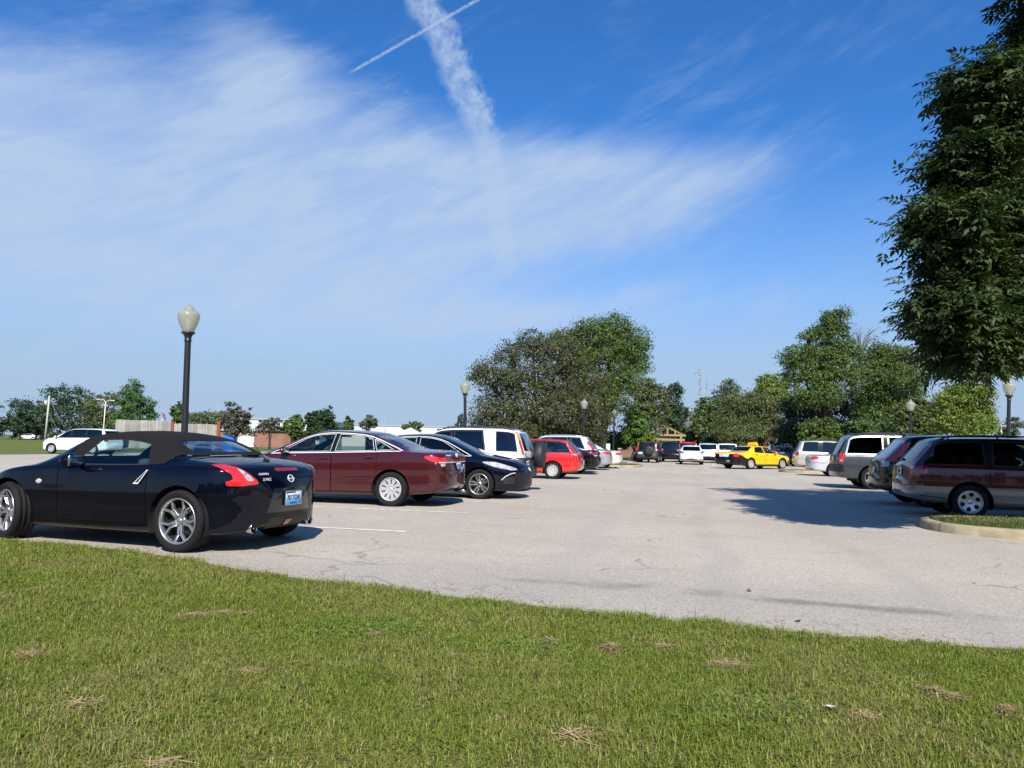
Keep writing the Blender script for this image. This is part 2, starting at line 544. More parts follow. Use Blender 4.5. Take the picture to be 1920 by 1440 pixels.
    def side(s, poly):
        V = s.V
        sv = sd_poly(V[:, [0, 2]], np.array(poly))
        sv[np.abs(V[:, 1]) < .32 * s.W] = .5
        return sv
    def qz(s, poly, front=False, zmax=9):
        V = s.V
        sv = sd_poly(np.stack([s.q(front), V[:, 2]], 1), np.array(poly))
        bad = (V[:, 0] < s.wb*.5) if front else (V[:, 0] > s.wb*.5)
        sv[bad] = .5
        return sv
    def topz(s, z0, z1, k, rear, inset=.0):
        V = s.V
        lim = s.at(s.wr_, V[:, 0]) * k
        sv = np.maximum(np.maximum(z0 - V[:, 2], V[:, 2] - z1), np.abs(V[:, 1]) - lim)
        bad = ~s.up | ((V[:, 0] > s.wb*.45) if rear else (V[:, 0] < s.wb*.5))
        sv[bad] = .5
        return sv

    # --- rays
    def ray(s, axis, a, b, sg=1):
        o, d = {'side': ((a, 3*sg, b), (0, -sg, 0)), 'top': ((a, b, 4), (0, 0, -1)),
                'rear': ((-4, a, b), (1, 0, 0)), 'front': ((8, a, b), (-1, 0, 0))}[axis]
        l, nrm, _, _ = s.bvh.ray_cast(Vector(o), Vector(d))
        if l is None: return None
        if nrm.dot(Vector(d)) > 0: nrm = -nrm
        return l, nrm
    def ribbon(s, pts, width, axis, mi, off=.003, sg=1, closed=False, ds=.05):
        P = resample(pts, ds, closed)
        if closed: P = P[:-1]
        n = len(P); vs = []
        for i in range(n):
            if closed: t = P[(i+1) % n] - P[i-1]
            else: t = P[min(i+1, n-1)] - P[max(i-1, 0)]
            t = t / (np.linalg.norm(t) + 1e-9); nn = np.array([-t[1], t[0]])
            for k in (-.5, .5):
                p = P[i] + nn * width * k
                h = s.ray(axis, p[0], p[1], sg)
                vs.append(None if h is None else (h[0] + h[1]*off, h[1]))
        for i in range(n if closed else n - 1):
            j = (i + 1) % n
            c = [vs[2*i], vs[2*i+1], vs[2*j+1], vs[2*j]]
            if any(x is None for x in c): continue
            if max((c[0][0]-c[2][0]).length, (c[1][0]-c[3][0]).length) > ds*3 + width: continue
            s.extra.append((c, mi))
    def patch(s, poly, axis, mats, name, off=.004, sg=1, sp=.05, parent=None, label=None):
        P = resample(poly, sp, True)[:-1]
        lo, hi = P.min(0), P.max(0)
        g = [(x, y) for x in np.arange(lo[0] + sp/2, hi[0], sp) for y in np.arange(lo[1] + sp/2, hi[1], sp)]
        if g:
            g = np.array(g); g = g[sd_poly(g, P) < -.3*sp]
            pts = [Vector(p) for p in P] + [Vector(p) for p in g]
        else: pts = [Vector(p) for p in P]
        n = len(P)
        vv, _, ff, *_r = delaunay_2d_cdt(pts, [(i, (i+1) % n) for i in range(n)], [], 1, 1e-6)
        V = []; ok = []; N = []
        for p in vv:
            h = s.ray(axis, p[0], p[1], sg)
            ok.append(h is not None)
            V.append(h[0] + h[1]*off if h else Vector((0, 0, 0))); N.append(h[1] if h else Vector((0, 0, 1)))
        F = [f for f in ff if all(ok[i] for i in f)]
        if not F: return None
        F2 = []
        for f in F:
            nn = (V[f[1]]-V[f[0]]).cross(V[f[2]]-V[f[0]])
            F2.append(tuple(f) if nn.dot(N[f[0]]) > 0 else tuple(f)[::-1])
        me = bpy.data.meshes.new(name); me.from_pydata([tuple(v) for v in V], [], F2)
        me.polygons.foreach_set('use_smooth', np.ones(len(F2), bool)); me.update()
        o = link(name, me, mats, parent or s.root)
        if label: o['label'] = label
        return o
    def frame(s, axis, a, b, sg=1, off=.004):
        """matrix on the surface: x across, y up, z outward"""
        h = s.ray(axis, a, b, sg)
        if h is None: return None
        z = h[1].normalized()
        up = Vector((0, 0, 1)) if axis != 'top' else Vector((1, 0, 0))
        x = up.cross(z).normalized(); y = z.cross(x)
        M = Matrix((x, y, z)).transposed().to_4x4(); M.translation = h[0] + z*off
        return M

    # --- usual features
    def winpoly(s, x0b, x1b, x0t, x1t, lo=.035, hi=.055):
        xb = np.linspace(x0b, x1b, 10); xt = np.linspace(x1t, x0t, 10)
        zb_ = s.at(s.zs, xb) + lo; zt_ = s.at(s.zr, xt) - hi
        return np.concatenate([np.stack([xb, zb_], 1), np.stack([xt, zt_], 1)])
    def arches(s, Ra=None):
        Ra = Ra or s.sp.get('Ra', s.r + .055)
        s.Ra = Ra
        V = s.V
        for xa in (0, s.wb):
            sv = np.hypot(V[:, 0] - xa, V[:, 2] - s.r) - Ra
            sv[np.abs(V[:, 1]) < .28 * s.W] = .5
            s.cut(sv, None)
    def liners(s):
        mb = MB()
        for xa in (0, s.wb):
            wa = s.at(s.w, xa)
            for sg in (1, -1):
                n = 20; vs = []
                for i in range(n + 1):
                    a = -PI*.12 + PI*1.24*i/n
                    x, z = xa + (s.Ra + .004)*math.cos(a), s.r + (s.Ra + .004)*math.sin(a)
                    vs += [(x, sg*(wa - .012), z), (x, sg*(wa - .34), z)]
                k = len(vs); vs.append((xa, sg*(wa - .34), s.r))
                mb.add(vs, [(2*i, 2*i+1, 2*i+3, 2*i+2) for i in range(n)] + [(k, 2*i+3, 2*i+1) for i in range(n)])
        # floor pan between the wheels
        mb.box((s.wb/2, 0, .30), (s.wb + s.ro*.9, s.W*.62, .10))
        mb.build('wheel_arch_liner', DRK, s.root)
    def wheels(s, style, mats=None, rr=None, tw=.215, steer=0, inset=.02, matlist=None):
        rr = rr or s.r * .66
        ty, hb, rm = wheel_meshes(round(s.r, 3), tw, round(rr, 3), style)
        m0 = mats or [ALU, DRK]
        for me, mm in ((ty, [RUB]), (hb, [DRK, GUN])):
            if not me.materials:
                for q in mm: me.materials.append(q)
        rm = rm.copy()
        for q in m0: rm.materials.append(q)
        for xa in (0, s.wb):
            wa = s.at(s.w, xa)
            for sg in (1, -1):
                w = link('wheel', hb, None, s.root, (xa, sg*(wa - tw/2 - inset), s.r))
                w.rotation_euler = (0, rng.uniform(0, 6), (0 if sg > 0 else PI) + (steer if xa else 0))
                w.rotation_mode = 'YXZ'
                link('tyre', ty, None, w); link('rim', rm, None, w)
    def door(s, name, x0, x1, mats, handle=None, zlo=None, hm=None, rear_cut=None):
        """door skin from sill to window top"""
        lo = zlo if zlo is not None else s.fbot(s.ro + x0 + .3) + .07
        top = lambda x: s.at(s.zr, x) - .028
        xs = np.linspace(x1, x0, 14)
        poly = [(x0, lo), (x1, lo)] + [(x, max(top(x), s.at(s.zs, x)*.96)) for x in xs]
        if rear_cut:   # the lower rear corner follows the wheel arch
            c = [(x, z) for x, z in rear_cut]
            poly = poly[1:] + c
        s.cut(s.side(poly), name, mats, name, None, True)
        s.doors = getattr(s, 'doors', []) + [(name, x0, x1, poly, handle, hm)]
    def seams(s):
        for name, x0, x1, poly, handle, hm in getattr(s, 'doors', []):
            for sg in (1, -1):
                s.ribbon(poly, .009, 'side', 1, .0025, sg, True, .06)
    def glassline(s, poly, mi=2, width=.022, off=.005):
        for sg in (1, -1): s.ribbon(poly, width, 'side', mi, off, sg, True, .05)

    def finish(s, mats):
        """mats: materials of the body mesh: [paint, seam, trim ...]"""
        s.obj = {}
        def emit(fm, name, mats, parent, push, extra=None, label=None):
            F = s.F[fm]
            if len(F) == 0: return None
            u, inv = np.unique(F, return_inverse=True)
            V = s.V[u] + s.N[u]*push; N = s.N[u]; F = inv.reshape(-1, 3)
            mi = np.zeros(len(F), int)
            if extra:
                b = len(V); V2 = []; N2 = []; F2 = []; M2 = []
                for c, k in extra:
                    i = b + len(V2)
                    nn = (c[1][0]-c[0][0]).cross(c[2][0]-c[0][0])
                    if nn.dot(c[0][1]) < 0: c = c[::-1]
                    V2 += [tuple(p) for p, _ in c]; N2 += [tuple(q) for _, q in c]
                    F2 += [(i, i+1, i+2), (i, i+2, i+3)]; M2 += [k, k]
                V = np.vstack([V, V2]); N = np.vstack([N, N2]); F = np.vstack([F, F2]); mi = np.r_[mi, M2]
            me = np_mesh(name, V, F, True, mi)
            me.normals_split_custom_set_from_vertices([tuple(x) for x in N])
            o = link(name, me, mats, parent)
            if label: o['label'] = label
            return o
        s.obj['body'] = emit(s.lab == 0, 'body', mats, s.root, 0, s.extra)
        cy = s.V[s.F].mean(1)[:, 1]
        for i, L in enumerate(s.labels):
            fm = s.lab == i + 1
            for sg in ((1, -1) if L['sided'] else (0,)):
                f = fm & (cy*sg > 0) if sg else fm
                par = s.root
                if L['parent']: par = s.obj.get((L['parent'], sg)) or s.obj.get((L['parent'], 0)) or s.root
                o = emit(f, L['name'], L['mats'], par, L['push'], label=L['label'])
                if o: s.obj[(L['key'], sg)] = o
        for name, x0, x1, poly, handle, hm in getattr(s, 'doors', []):
            if handle is None: continue
            for sg in (1, -1):
                M = s.frame('side', handle[0], handle[1], sg, .012)
                d = s.obj.get((name, sg))
                if M is None or d is None: continue
                mb = MB().box((0, 0, .006), (.19, .034, .022), bev=.009).box((0, -.004, -.008), (.15, .05, .01), 1)
                o = mb.build('door_handle', [hm or mats[0], SEAM], d); o.matrix_local = M
    def mirrors(s, x, z, mats, size=(.10, .11, .075)):
        for sg in (1, -1):
            h = s.ray('side', x, z, sg)
            if h is None: continue
            y = h[0].y
            mb = MB()
            mb.ell((x - .02, y + sg*(.045 + size[1]), z + .035), (size[0]*.75, size[1], size[2]), 0, 16, 10)
            mb.tube([(x, y - sg*.03, z - .01), (x - .005, y + sg*.06, z + .01), (x - .01, y + sg*.11, z + .03)], [.03, .026, .03], 8, 1)
            mb.box((x - .02 - size[0]*.62, y + sg*(.045 + size[1]), z + .035), (.03, size[1]*1.5, size[2]*1.35), 2, bev=.012)
            mb.build('side_mirror', [mats, BLK, CHR], s.root)
    def cabin(s, seats, m, zseat=.52, steer=True, rows=1, xoff=0, back=1.02):
        x0 = s.wb*.34 + xoff
        mb = MB()
        zb = s.at(s.zs, s.wb*.8)
        mb.box((s.wb*.80, 0, zb - .14), (.42, s.W*.78, .22), bev=.06)
        mb.build('dashboard', TRIMIN, s.root)
        fl = MB().box((s.wb*.42, 0, .36), (s.wb*.95, s.W*.76, .06)); fl.build('cabin_floor', TRIMIN, s.root)
        def seat(x, y, w=.50):
            mb = MB()
            mb.box((x + .05, y, zseat), (.52, w, .16), bev=.05)
            mb.box((x - .24, y, zseat + .30), (.15, w*.96, .58), bev=.06, ry=-.2)
            mb.box((x - .33, y, zseat + .68), (.10, .26, .17), bev=.045, ry=-.12)
            mb.tube([(x - .32, y - .06, zseat + .5), (x - .33, y - .06, zseat + .66)], .007, 6)
            mb.tube([(x - .32, y + .06, zseat + .5), (x - .33, y + .06, zseat + .66)], .007, 6)
            mb.build('seat', m, s.root)
        for y in (.36, -.36): seat(x0 + .42, y)
        if rows > 1:
            mb = MB(); x = x0 - .42
            mb.box((x + .05, 0, zseat), (.5, 1.24, .16), bev=.05); mb.box((x - .24, 0, zseat + .27), (.15, 1.24, .52), bev=.06, ry=-.25)
            for y in (.38, -.38): mb.box((x - .33, y, zseat + .60), (.10, .25, .14), bev=.045)
            mb.build('rear_seat', m, s.root)
        if steer:
            mb = MB(); c = Vector((s.wb*.69, .36, zb - .01)); vs = []
            pts = [c + Vector((-.06*math.sin(a)*1.0, .185*math.cos(a), .17*math.sin(a))) for a in np.linspace(0, 2*PI, 25)]
            mb.tube(pts, .014, 8, caps=False); mb.tube([c + Vector((.02, -.17, 0)), c + Vector((.03, .17, 0))], .02, 6)
            mb.tube([c + Vector((.02, 0, 0)), c + Vector((.25, 0, -.08))], .03, 6)
            mb.build('steering_wheel', TRIMIN, s.root)

def text_mesh(txt, size, ext=.002, align='CENTER'):
    cu = bpy.data.curves.new('lettering', 'FONT'); cu.body = txt; cu.size = size; cu.extrude = ext
    cu.align_x = align; cu.align_y = 'CENTER'; cu.resolution_u = 3
    o = bpy.data.objects.new('lettering', cu); COL.objects.link(o)
    dg = bpy.context.evaluated_depsgraph_get()
    me = bpy.data.meshes.new_from_object(o.evaluated_get(dg))
    bpy.data.objects.remove(o); bpy.data.curves.remove(cu)
    return me

PLW = simple('plate_white', (0.66, 0.70, 0.74), 0.4)
def plate_mat():
    m, nt, b, out = mat('plate_blue_fade')
    tc = nt.new('ShaderNodeTexCoord').outputs['Object']
    sep = nt.new('ShaderNodeSeparateXYZ'); nt.l.new(tc, sep.inputs[0])
    c = nt.mix(nt.ss(sep.outputs[1], .05, -.055), (0.72, 0.76, 0.8), (0.08, 0.36, 0.72))
    nt.l.new(c, b.inputs['Base Color']); bs(b, rough=.35)
    return m
PLB = plate_mat()
INK = simple('plate_ink', (0.02, 0.025, 0.06), 0.5)
BLUE = simple('plate_band_blue', (0.02, 0.08, 0.42), 0.5)

def plate(car, axis, z, txt, y=0, mat_=None, off=.012, w=.305, frame_m=CHR):
    M = car.frame(axis, y, z, off=off)
    if M is None: return
    mb = MB().box((0, 0, 0), (w, .152, .006), 0, bev=.0025)
    o = mb.build('licence_plate', [mat_ or PLB], car.root); o.matrix_local = M
    f = MB()
    for c, d in (((0, .080, .002), (w + .016, .010, .010)), ((0, -.080, .002), (w + .016, .010, .010)), ((w/2 + .003, 0, .002), (.010, .150, .010)), ((-w/2 - .003, 0, .002), (.010, .150, .010))):
        f.box(c, d)
    f.build('plate_frame', frame_m, o)
    if txt:
        me = text_mesh(txt, .082 if len(txt) > 4 else .09); t = link('plate_lettering', me, INK, o, (0, -.002, .0045)); t.scale = (.72, 1.0, 1)
        MB().box((0, -.060, .0035), (.13, .018, .004)).build('plate_band', BLUE, o)
        MB().box((-.03, .060, .0035), (.14, .012, .004)).box((-.12, .055, .0035), (.03, .02, .004)).build('plate_heading', INK, o)
    return o

def badge(car, axis, a, b, txt, size, m=BSIL, sg=1, off=.003, name='badge', scale=(1, 1, 1), shear=None):
    M = car.frame(axis, a, b, sg, off)
    if M is None: return
    o = link(name, text_mesh(txt, size, .003), m, car.root); o.matrix_local = M @ Matrix.Diagonal((*scale, 1))
    return o
# ------------------------------------------------------------------ lot frame: u along the lane, v to its right
TH = R_(13.5)
def lot(u, v): return (math.sin(TH)*u + math.cos(TH)*v, math.cos(TH)*u - math.sin(TH)*v)
HL = PI - TH          # nose towards -v (left)
HR = -TH              # nose towards +v (right)

def sedan(L, W, H, wb, ro, r, ds=.05, zt=1.08, xd=.8, xrr=1.6, xfr=3.0, xc=3.85, zc=1.0, zn=.78, rwr=.66, **k):
    return dict(L=L, W=W, ro=ro, wb=wb, r=r, ds=ds,
        top=[(0,.48),(0,.70),(.04,.78),(.07,zt-.10),(.09,zt-.03),(.17,zt),(xd-.1,zt+.03),(xd+.04,zt+.06),(xrr-.28,H-.105),(xrr,H-.025),((xrr+xfr)/2,H),(xfr-.3,H-.012),(xfr,H-.075),(xc-.06,zc+.02),(xc+.08,zc-.02),(xc+.5,zc-.085),(L-.30,zn+.06),(L-.10,zn-.05),(L-.01,zn-.17),(L,.45)],
        bot=[(0,.48),(.03,.36),(.30,.25),(ro+.2,.20),(L*.5,.18),(L-.9,.18),(L-.2,.19),(L-.02,.28),(L,.45)],
        belt=[(0,zt-.14),(.3,zt-.055),(xd,zt-.03),(xd+.9,zt-.07),(xc-.3,zc-.07),(xc,zc-.09),(L-.6,zn-.02),(L,zn-.22)],
        ws=[(0,.95),(xd,.94),(xc,.945),(L,.95)],
        wr=[(0,.84),(xd-.2,.80),(xd+.1,.76),(xrr,rwr),(xfr,rwr),(xc,.80),(L,.80)], **k)

def suv(L, W, H, wb, ro, r, ds=.05, zg=1.02, xr=.35, xfr=2.7, xc=3.5, zc=1.08, zn=.85, rwr=.80, zlo=.24, **k):
    return dict(L=L, W=W, ro=ro, wb=wb, r=r, ds=ds,
        top=[(0,.50),(0,.68),(.05,.75),(.075,.80),(.09,zg-.03),(.11,zg+.02),(xr-.05,H-.17),(xr+.02,H-.075),(xr+.16,H-.03),(xr+.5,H-.008),((xr+xfr)/2,H),(xfr-.35,H-.012),(xfr,H-.08),(xc-.05,zc+.03),(xc+.08,zc-.015),(xc+.45,zc-.06),(L-.28,zn+.07),(L-.08,zn-.03),(L-.01,zn-.18),(L,.5)],
        bot=[(0,.50),(.03,.40),(.25,zlo+.07),(ro,zlo+.02),(L*.5,zlo),(L-.9,zlo),(L-.2,zlo+.02),(L-.02,.36),(L,.5)],
        belt=[(0,zg-.06),(.3,zg-.01),(1.4,zg-.02),(xc-.3,zc-.08),(xc,zc-.10),(L-.5,zn),(L,zn-.2)],
        ws=[(0,.955),(1,.955),(xc,.95),(L,.95)],
        wr=[(0,.88),(.15,.86),(xr,rwr),(xfr,rwr-.02),(xc,.82),(L,.80)], cr=k.pop('cr', .30), nr=k.pop('nr', 3.0), **k)

def dress(c, body, wins=(), doors=(), wind=None, back=None, tails=(), tailm=None, heads=(), wheel='five', wmats=None, trim=None,
          gl=None, glw=None, glb=None, mirror=None, lower=None, lowerm=None, rails=None, seats=None, rr=None, steer=0, tw=.215, seat_rows=2, extra=None, handlez=None, hm=None, tgate=None, trimw=.022, pillar=2):
    gl = gl or G_TINT
    mats = [body, SEAM, trim or BLK]
    c.arches()
    if lower is not None:      # unpainted or two-tone lower cladding
        V = c.V; sv = V[:, 2] - lower(V[:, 0]) if callable(lower) else V[:, 2] - lower
        c.cut(np.asarray(sv, float), 'lower_cladding', [lowerm or BLK], 'lower_cladding')
    for i, (nm, x0, x1) in enumerate(doors):
        hz = handlez or (c.at(c.zs, x0) - .10)
        c.door(nm, x0, x1, mats, handle=(x0 + .17, hz), zlo=(lower + .02 if isinstance(lower, float) else None), hm=hm)
    wp = []
    if len(wins) > 1 and pillar:
        a, b = wins[0], wins[-1] if pillar > 1 else wins[1]
        c.cut(c.side(c.winpoly(b[1] - .02, a[2] + .02, b[3] - .02, a[4] + .02, .022, .024)), 'pillars', [GLB], 'window_surround', None, True, .001)
    for par, x0b, x1b, x0t, x1t in wins:
        p = c.winpoly(x0b, x1b, x0t, x1t)
        wp.append(p)
        c.cut(c.side(p), 'win%d' % len(wp), [gl], 'side_window', par, True, -.004)
    if wind: c.cut(c.topz(wind[0], wind[1], wind[2], False), 'windscreen', [glw or gl], 'windscreen', None, False, -.003)
    if back: c.cut(c.topz(back[0], back[1], back[2], True), 'rear_window', [glb or gl], 'rear_window', None, False, -.003)
    if tgate: c.cut(np.where(c.V[:, 0] < c.wb*.4, np.maximum.reduce([tgate[0] - c.V[:, 2], np.abs(c.V[:, 1]) - tgate[1], c.V[:, 2] - 9*np.ones(len(c.V)), c.V[:, 0] - tgate[2]]), .5), 'tailgate', mats, 'tailgate', None, False, 0) if False else None
    for t in tails:
        poly, m = t[0], t[1]
        c.cut(c.qz(poly), 'tail_light_%d' % id(t), [m], 'tail_light', None, True, .004)
    for t in heads:
        c.cut(c.qz(t[0], True), 'head_light_%d' % id(t), [t[1]], 'headlight', None, True, .004)
    c.seams()
    for p in wp: c.glassline(p, 2, trimw)
    if extra: extra(c)
    c.finish(mats)
    c.liners()
    c.wheels(wheel, wmats, rr, tw, steer)
    if mirror: c.mirrors(mirror[0], mirror[1], body)
    if seats is not None: c.cabin(seats[0], seats[1] if len(seats) > 1 else SEATD, rows=seat_rows)
    if rails:
        x0, x1, y, m = rails
        for sg in (1, -1):
            pts = []
            for i, x in enumerate(np.linspace(x0, x1, 9)):
                h = c.ray('top', x, y*sg)
                pts.append(h[0] + Vector((0, 0, .002 if i in (0, 8) else .045)))
            mb = MB().tube(pts, .019, 6)
            for k in (1, 4, 7): mb.tube([pts[k] - Vector((0, 0, .045)), pts[k]], .016, 6)
            mb.build('roof_rail', m, c.root)
    return c

def antenna(c, x, y=0, h=.12, lean=-.10):
    p = c.ray('top', x, y)[0]
    mb = MB().ell((p.x, p.y, p.z + .008), (.045, .022, .022)); mb.tube([p, p + Vector((lean*.5, 0, h*.5)), p + Vector((lean, 0, h))], [.008, .006, .004], 6)
    mb.build('aerial', BLK, c.root)

def exhaust(c, y, z, x=None, r=.045, two=False):
    x = -c.ro + .02 if x is None else x
    mb = MB()
    mb.lathe([(r, 0), (r + .004, .006), (r + .002, .2), (r - .01, .2), (r - .012, .02), (r - .004, 0)], 20, 0, 'Y')
    mb.lathe([(r - .012, .06), (.001, .07)], 20, 1, 'Y')
    o = mb.build('exhaust_tip', [CHR, DRK], c.root, (x, y, z)); o.rotation_euler = (0, 0, -PI/2)

def ring_badge(c, axis, a, b, r=.045, bar=True, kind='ring'):
    M = c.frame(axis, a, b, off=.004)
    if M is None: return
    mb = MB()
    if kind == 'ring':
        mb.tube([(r*math.cos(t), r*.92*math.sin(t), 0) for t in np.linspace(0, 2*PI, 33)], r*.15, 6, caps=False)
        mb.box((0, 0, .002), (r*2.5, r*.42, .008))
    elif kind == 'h':
        mb.tube([(r*math.cos(t)*(1 - .1*math.sin(t)), r*.85*math.sin(t), 0) for t in np.linspace(0, 2*PI, 33)], r*.13, 6, caps=False)
        for sg in (-1, 1): mb.tube([(sg*r*.52, -r*.62, 0), (sg*r*.42, 0, 0), (sg*r*.60, r*.62, 0)], r*.13, 6)
        mb.tube([(-r*.4, 0, 0), (r*.4, 0, 0)], r*.12, 6)
    elif kind == 'ellipses':
        for (ex, ey, dy) in ((1, .68, 0), (.36, .64, 0), (.62, .25, .36)):
            mb.tube([(r*ex*math.cos(t), r*(ey*math.sin(t) + dy), 0) for t in np.linspace(0, 2*PI, 29)], r*.10, 6, caps=False)
    o = mb.build('badge', BSIL, c.root); o.matrix_local = M
    if kind == 'ring':
        t = link('badge_lettering', text_mesh('NISSAN', r*.36, .001), INK, o, (0, 0, .0065))

ROWL = 'cars parked in the left-hand row'
ROWR = 'cars parked in the right-hand row'
ROWB = 'cars at the far end of the car park'

# ---- black soft-top roadster
def roadster():
    P = paint('paint_black_blue', (0.0016, 0.0020, 0.0060), 0.0, .3, dust=.004, spec=.0, coat=.75)
    FAB = simple('soft_top_canvas', (0.009, 0.008, 0.0085), 0.95, var=.12, scale=60, bump=.25, spec=.2)
    sp = dict(L=4.25, W=1.85, ro=.80, wb=2.55, r=.338, ds=.022, Ra=.385,
        top=[(0,.50),(0,.70),(.03,.78),(.06,.86),(.10,.915),(.21,.962),(.46,1.005),(.78,1.030),(.88,1.045),(1.05,1.135),(1.35,1.262),(1.68,1.312),(2.05,1.318),(2.35,1.292),(2.58,1.235),(3.08,.955),(3.2,.925),(3.65,.845),(3.98,.745),(4.15,.66),(4.24,.56),(4.25,.45)],
        bot=[(0,.50),(.03,.31),(.20,.20),(.7,.175),(2.0,.165),(3.3,.165),(4.0,.17),(4.22,.26),(4.25,.45)],
        belt=[(0,.86),(.15,.91),(.6,.945),(1.0,.94),(1.5,.91),(2.4,.895),(3.0,.88),(3.4,.84),(3.8,.74),(4.25,.5)],
        ws=[(0,.93),(.8,.91),(1.5,.925),(2.4,.95),(3.1,.95),(3.5,.90),(4.25,.9)],
        wr=[(0,.82),(.75,.80),(.95,.76),(1.3,.67),(1.7,.61),(2.5,.62),(3.15,.76),(4.25,.72)],
        cr=.52, nr=2.2, cf=.95, nf=2.1, flare=.03, crown=.035, tuck=.95)
    c = Car('convertible_car', sp, ZPOS, HL + ZROT, 'black convertible sports car with a black canvas soft top beside the grass', 'convertible', ROWL)
    mats = [P, SEAM, BLK]
    c.arches()
    V = c.V
    c.door('door', .46, 1.78, mats, zlo=.27)
    zz = c.at(c.zs, V[:, 0])
    st = np.maximum.reduce([zz + .012 - V[:, 2], .05 - V[:, 0], V[:, 0] - 1.74 + .0*V[:, 2]])
    # keep the folded hem curved at the rear corners
    st = np.maximum(st, .05 + .35*np.abs(V[:, 1])**3 - V[:, 0])
    c.cut(st, 'soft_top', [FAB], 'soft_top', None, False, .006)
    wp = c.winpoly(.50, 1.60, .64, 1.42, lo=.012, hi=.075)
    c.cut(c.side(wp), 'w1', [glass('roadster_glass', (.72, .90, .90))], 'side_window', 'door', True, -.003)
    c.cut(c.topz(.985, 1.215, .93, False), 'windscreen', [G_CLR], 'windscreen', None, False, -.002)
    c.cut(c.topz(1.075, 1.205, .74, True), 'rear_window', [glass('soft_top_glass', (.25, .33, .42), 1.6)], 'rear_window', 'soft_top', False, .003)
    tl = [(x*.82 - .085, .725 + (z - .645)*.85) for x, z in [(.56,.910),(.36,.918),(.10,.882),(-.10,.81),(-.26,.720),(-.30,.69),(-.27,.665),(.05,.645),(.34,.655),(.42,.69),(.25,.71),(.17,.745),(.22,.80),(.38,.865)]]
    c.cut(c.qz(tl), 'tail', [RED], 'tail_light', None, True, .005)
    c.cut(c.qz([(x*.82 - .085, .725 + (z - .645)*.85) for x, z in [(.12,.868),(.05,.858),(-.10,.79),(-.22,.718),(-.20,.706),(-.08,.712),(-.02,.77),(.06,.832)]]), 'tailclear', [CLR], 'reversing_lens', 'tail', True, .008)
    c.seams()
    c.glassline(wp, 2, .016)
    # boot lid gap, bumper gap
    c.ribbon([(-.62,.945),(-.60,.80),(.60,.80),(.62,.945)], .008, 'rear', 1, .002)
    c.ribbon([(-.08,-.66),(-.08,.66)], .008, 'top', 1, .002) if False else None
    for sg in (1, -1): c.ribbon([(.03,.965*.955),(-.25,.93),(-.50,.905)], .008, 'side', 1, .002, sg)
    c.finish(mats)
    c.liners()
    c.wheels('y5', [ALU, DRK], .245, .245, steer=ZSTEER, inset=.012)
    c.cabin(1, SEATD, zseat=.40, rows=1, xoff=-.12)
    c.mirrors(1.50, .92, P, (.12, .12, .085))
    c.patch([(-.40,.42),(.40,.42),(.30,.69),(-.30,.69)], 'rear', simple('gloss_black_panel', (.006,.007,.010), .25, coat=1), 'plate_recess', .002, sp=.04)
    c.patch([(-.34,.37),(-.40,.30),(-.30,.225),(.30,.225),(.40,.30),(.34,.37)], 'rear', BLK, 'rear_diffuser', .004, sp=.04)
    c.patch([(-.055,.33),(.055,.33),(.04,.235),(-.04,.235)], 'rear', DRED, 'fog_lens', .012, sp=.03)
    c.patch([(-.22,.895),(-.20,.912),(.20,.912),(.22,.895),(.20,.878),(-.20,.878)], 'rear', DRED, 'brake_light', .004, sp=.03)
    plate(c, 'rear', .575, '707 TGW', off=.016)
    # rear axis sees +y on the left of the car; lettering runs from the left lamp to the middle
    badge(c, 'rear', .42, .850, 'GLENN', .044, scale=(1, .8, 1))
    badge(c, 'rear', .39, .790, '370Z', .056, scale=(1.1, .75, 1))
    ring_badge(c, 'rear', 0, .790, .045)
    exhaust(c, .53, .265, -.80 + .10, .056); exhaust(c, -.53, .265, -.80 + .10, .056)
    antenna(c, -.42, .0, .20, -.02 + .22)
    for sg in (1, -1):   # upright chrome handle behind the window
        M = c.frame('side', .535, .80, sg, .006)
        mb = MB(); sh = -.06 if sg > 0 else .06
        mb.prism([(-.045 + sh*.9, -.085), (.035 + sh*.9, -.085), (.045 - sh*.6, .065), (.02 - sh*.9, .08)], 0, .012, 0)
        mb.prism([(-.022 + sh*.7, -.068), (.018 + sh*.7, -.068), (.032 - sh*.5, .055), (.014 - sh*.7, .055)], .011, .0145, 1)
        o = mb.build('door_handle', [BSIL, BLK], c.obj.get(('door', sg)) or c.root); o.matrix_local = M
    M = c.frame('side', 2.06, .70, 1, .004)
    if M is not None:
        o = MB().ell((0, 0, 0), (.045, .03, .01)).build('side_marker', CLR, c.root); o.matrix_local = M
    M = c.frame('side', 2.06, .70, -1, .004)
    o = MB().ell((0, 0, 0), (.045, .03, .01)).build('side_marker', CLR, c.root); o.matrix_local = M
    return c

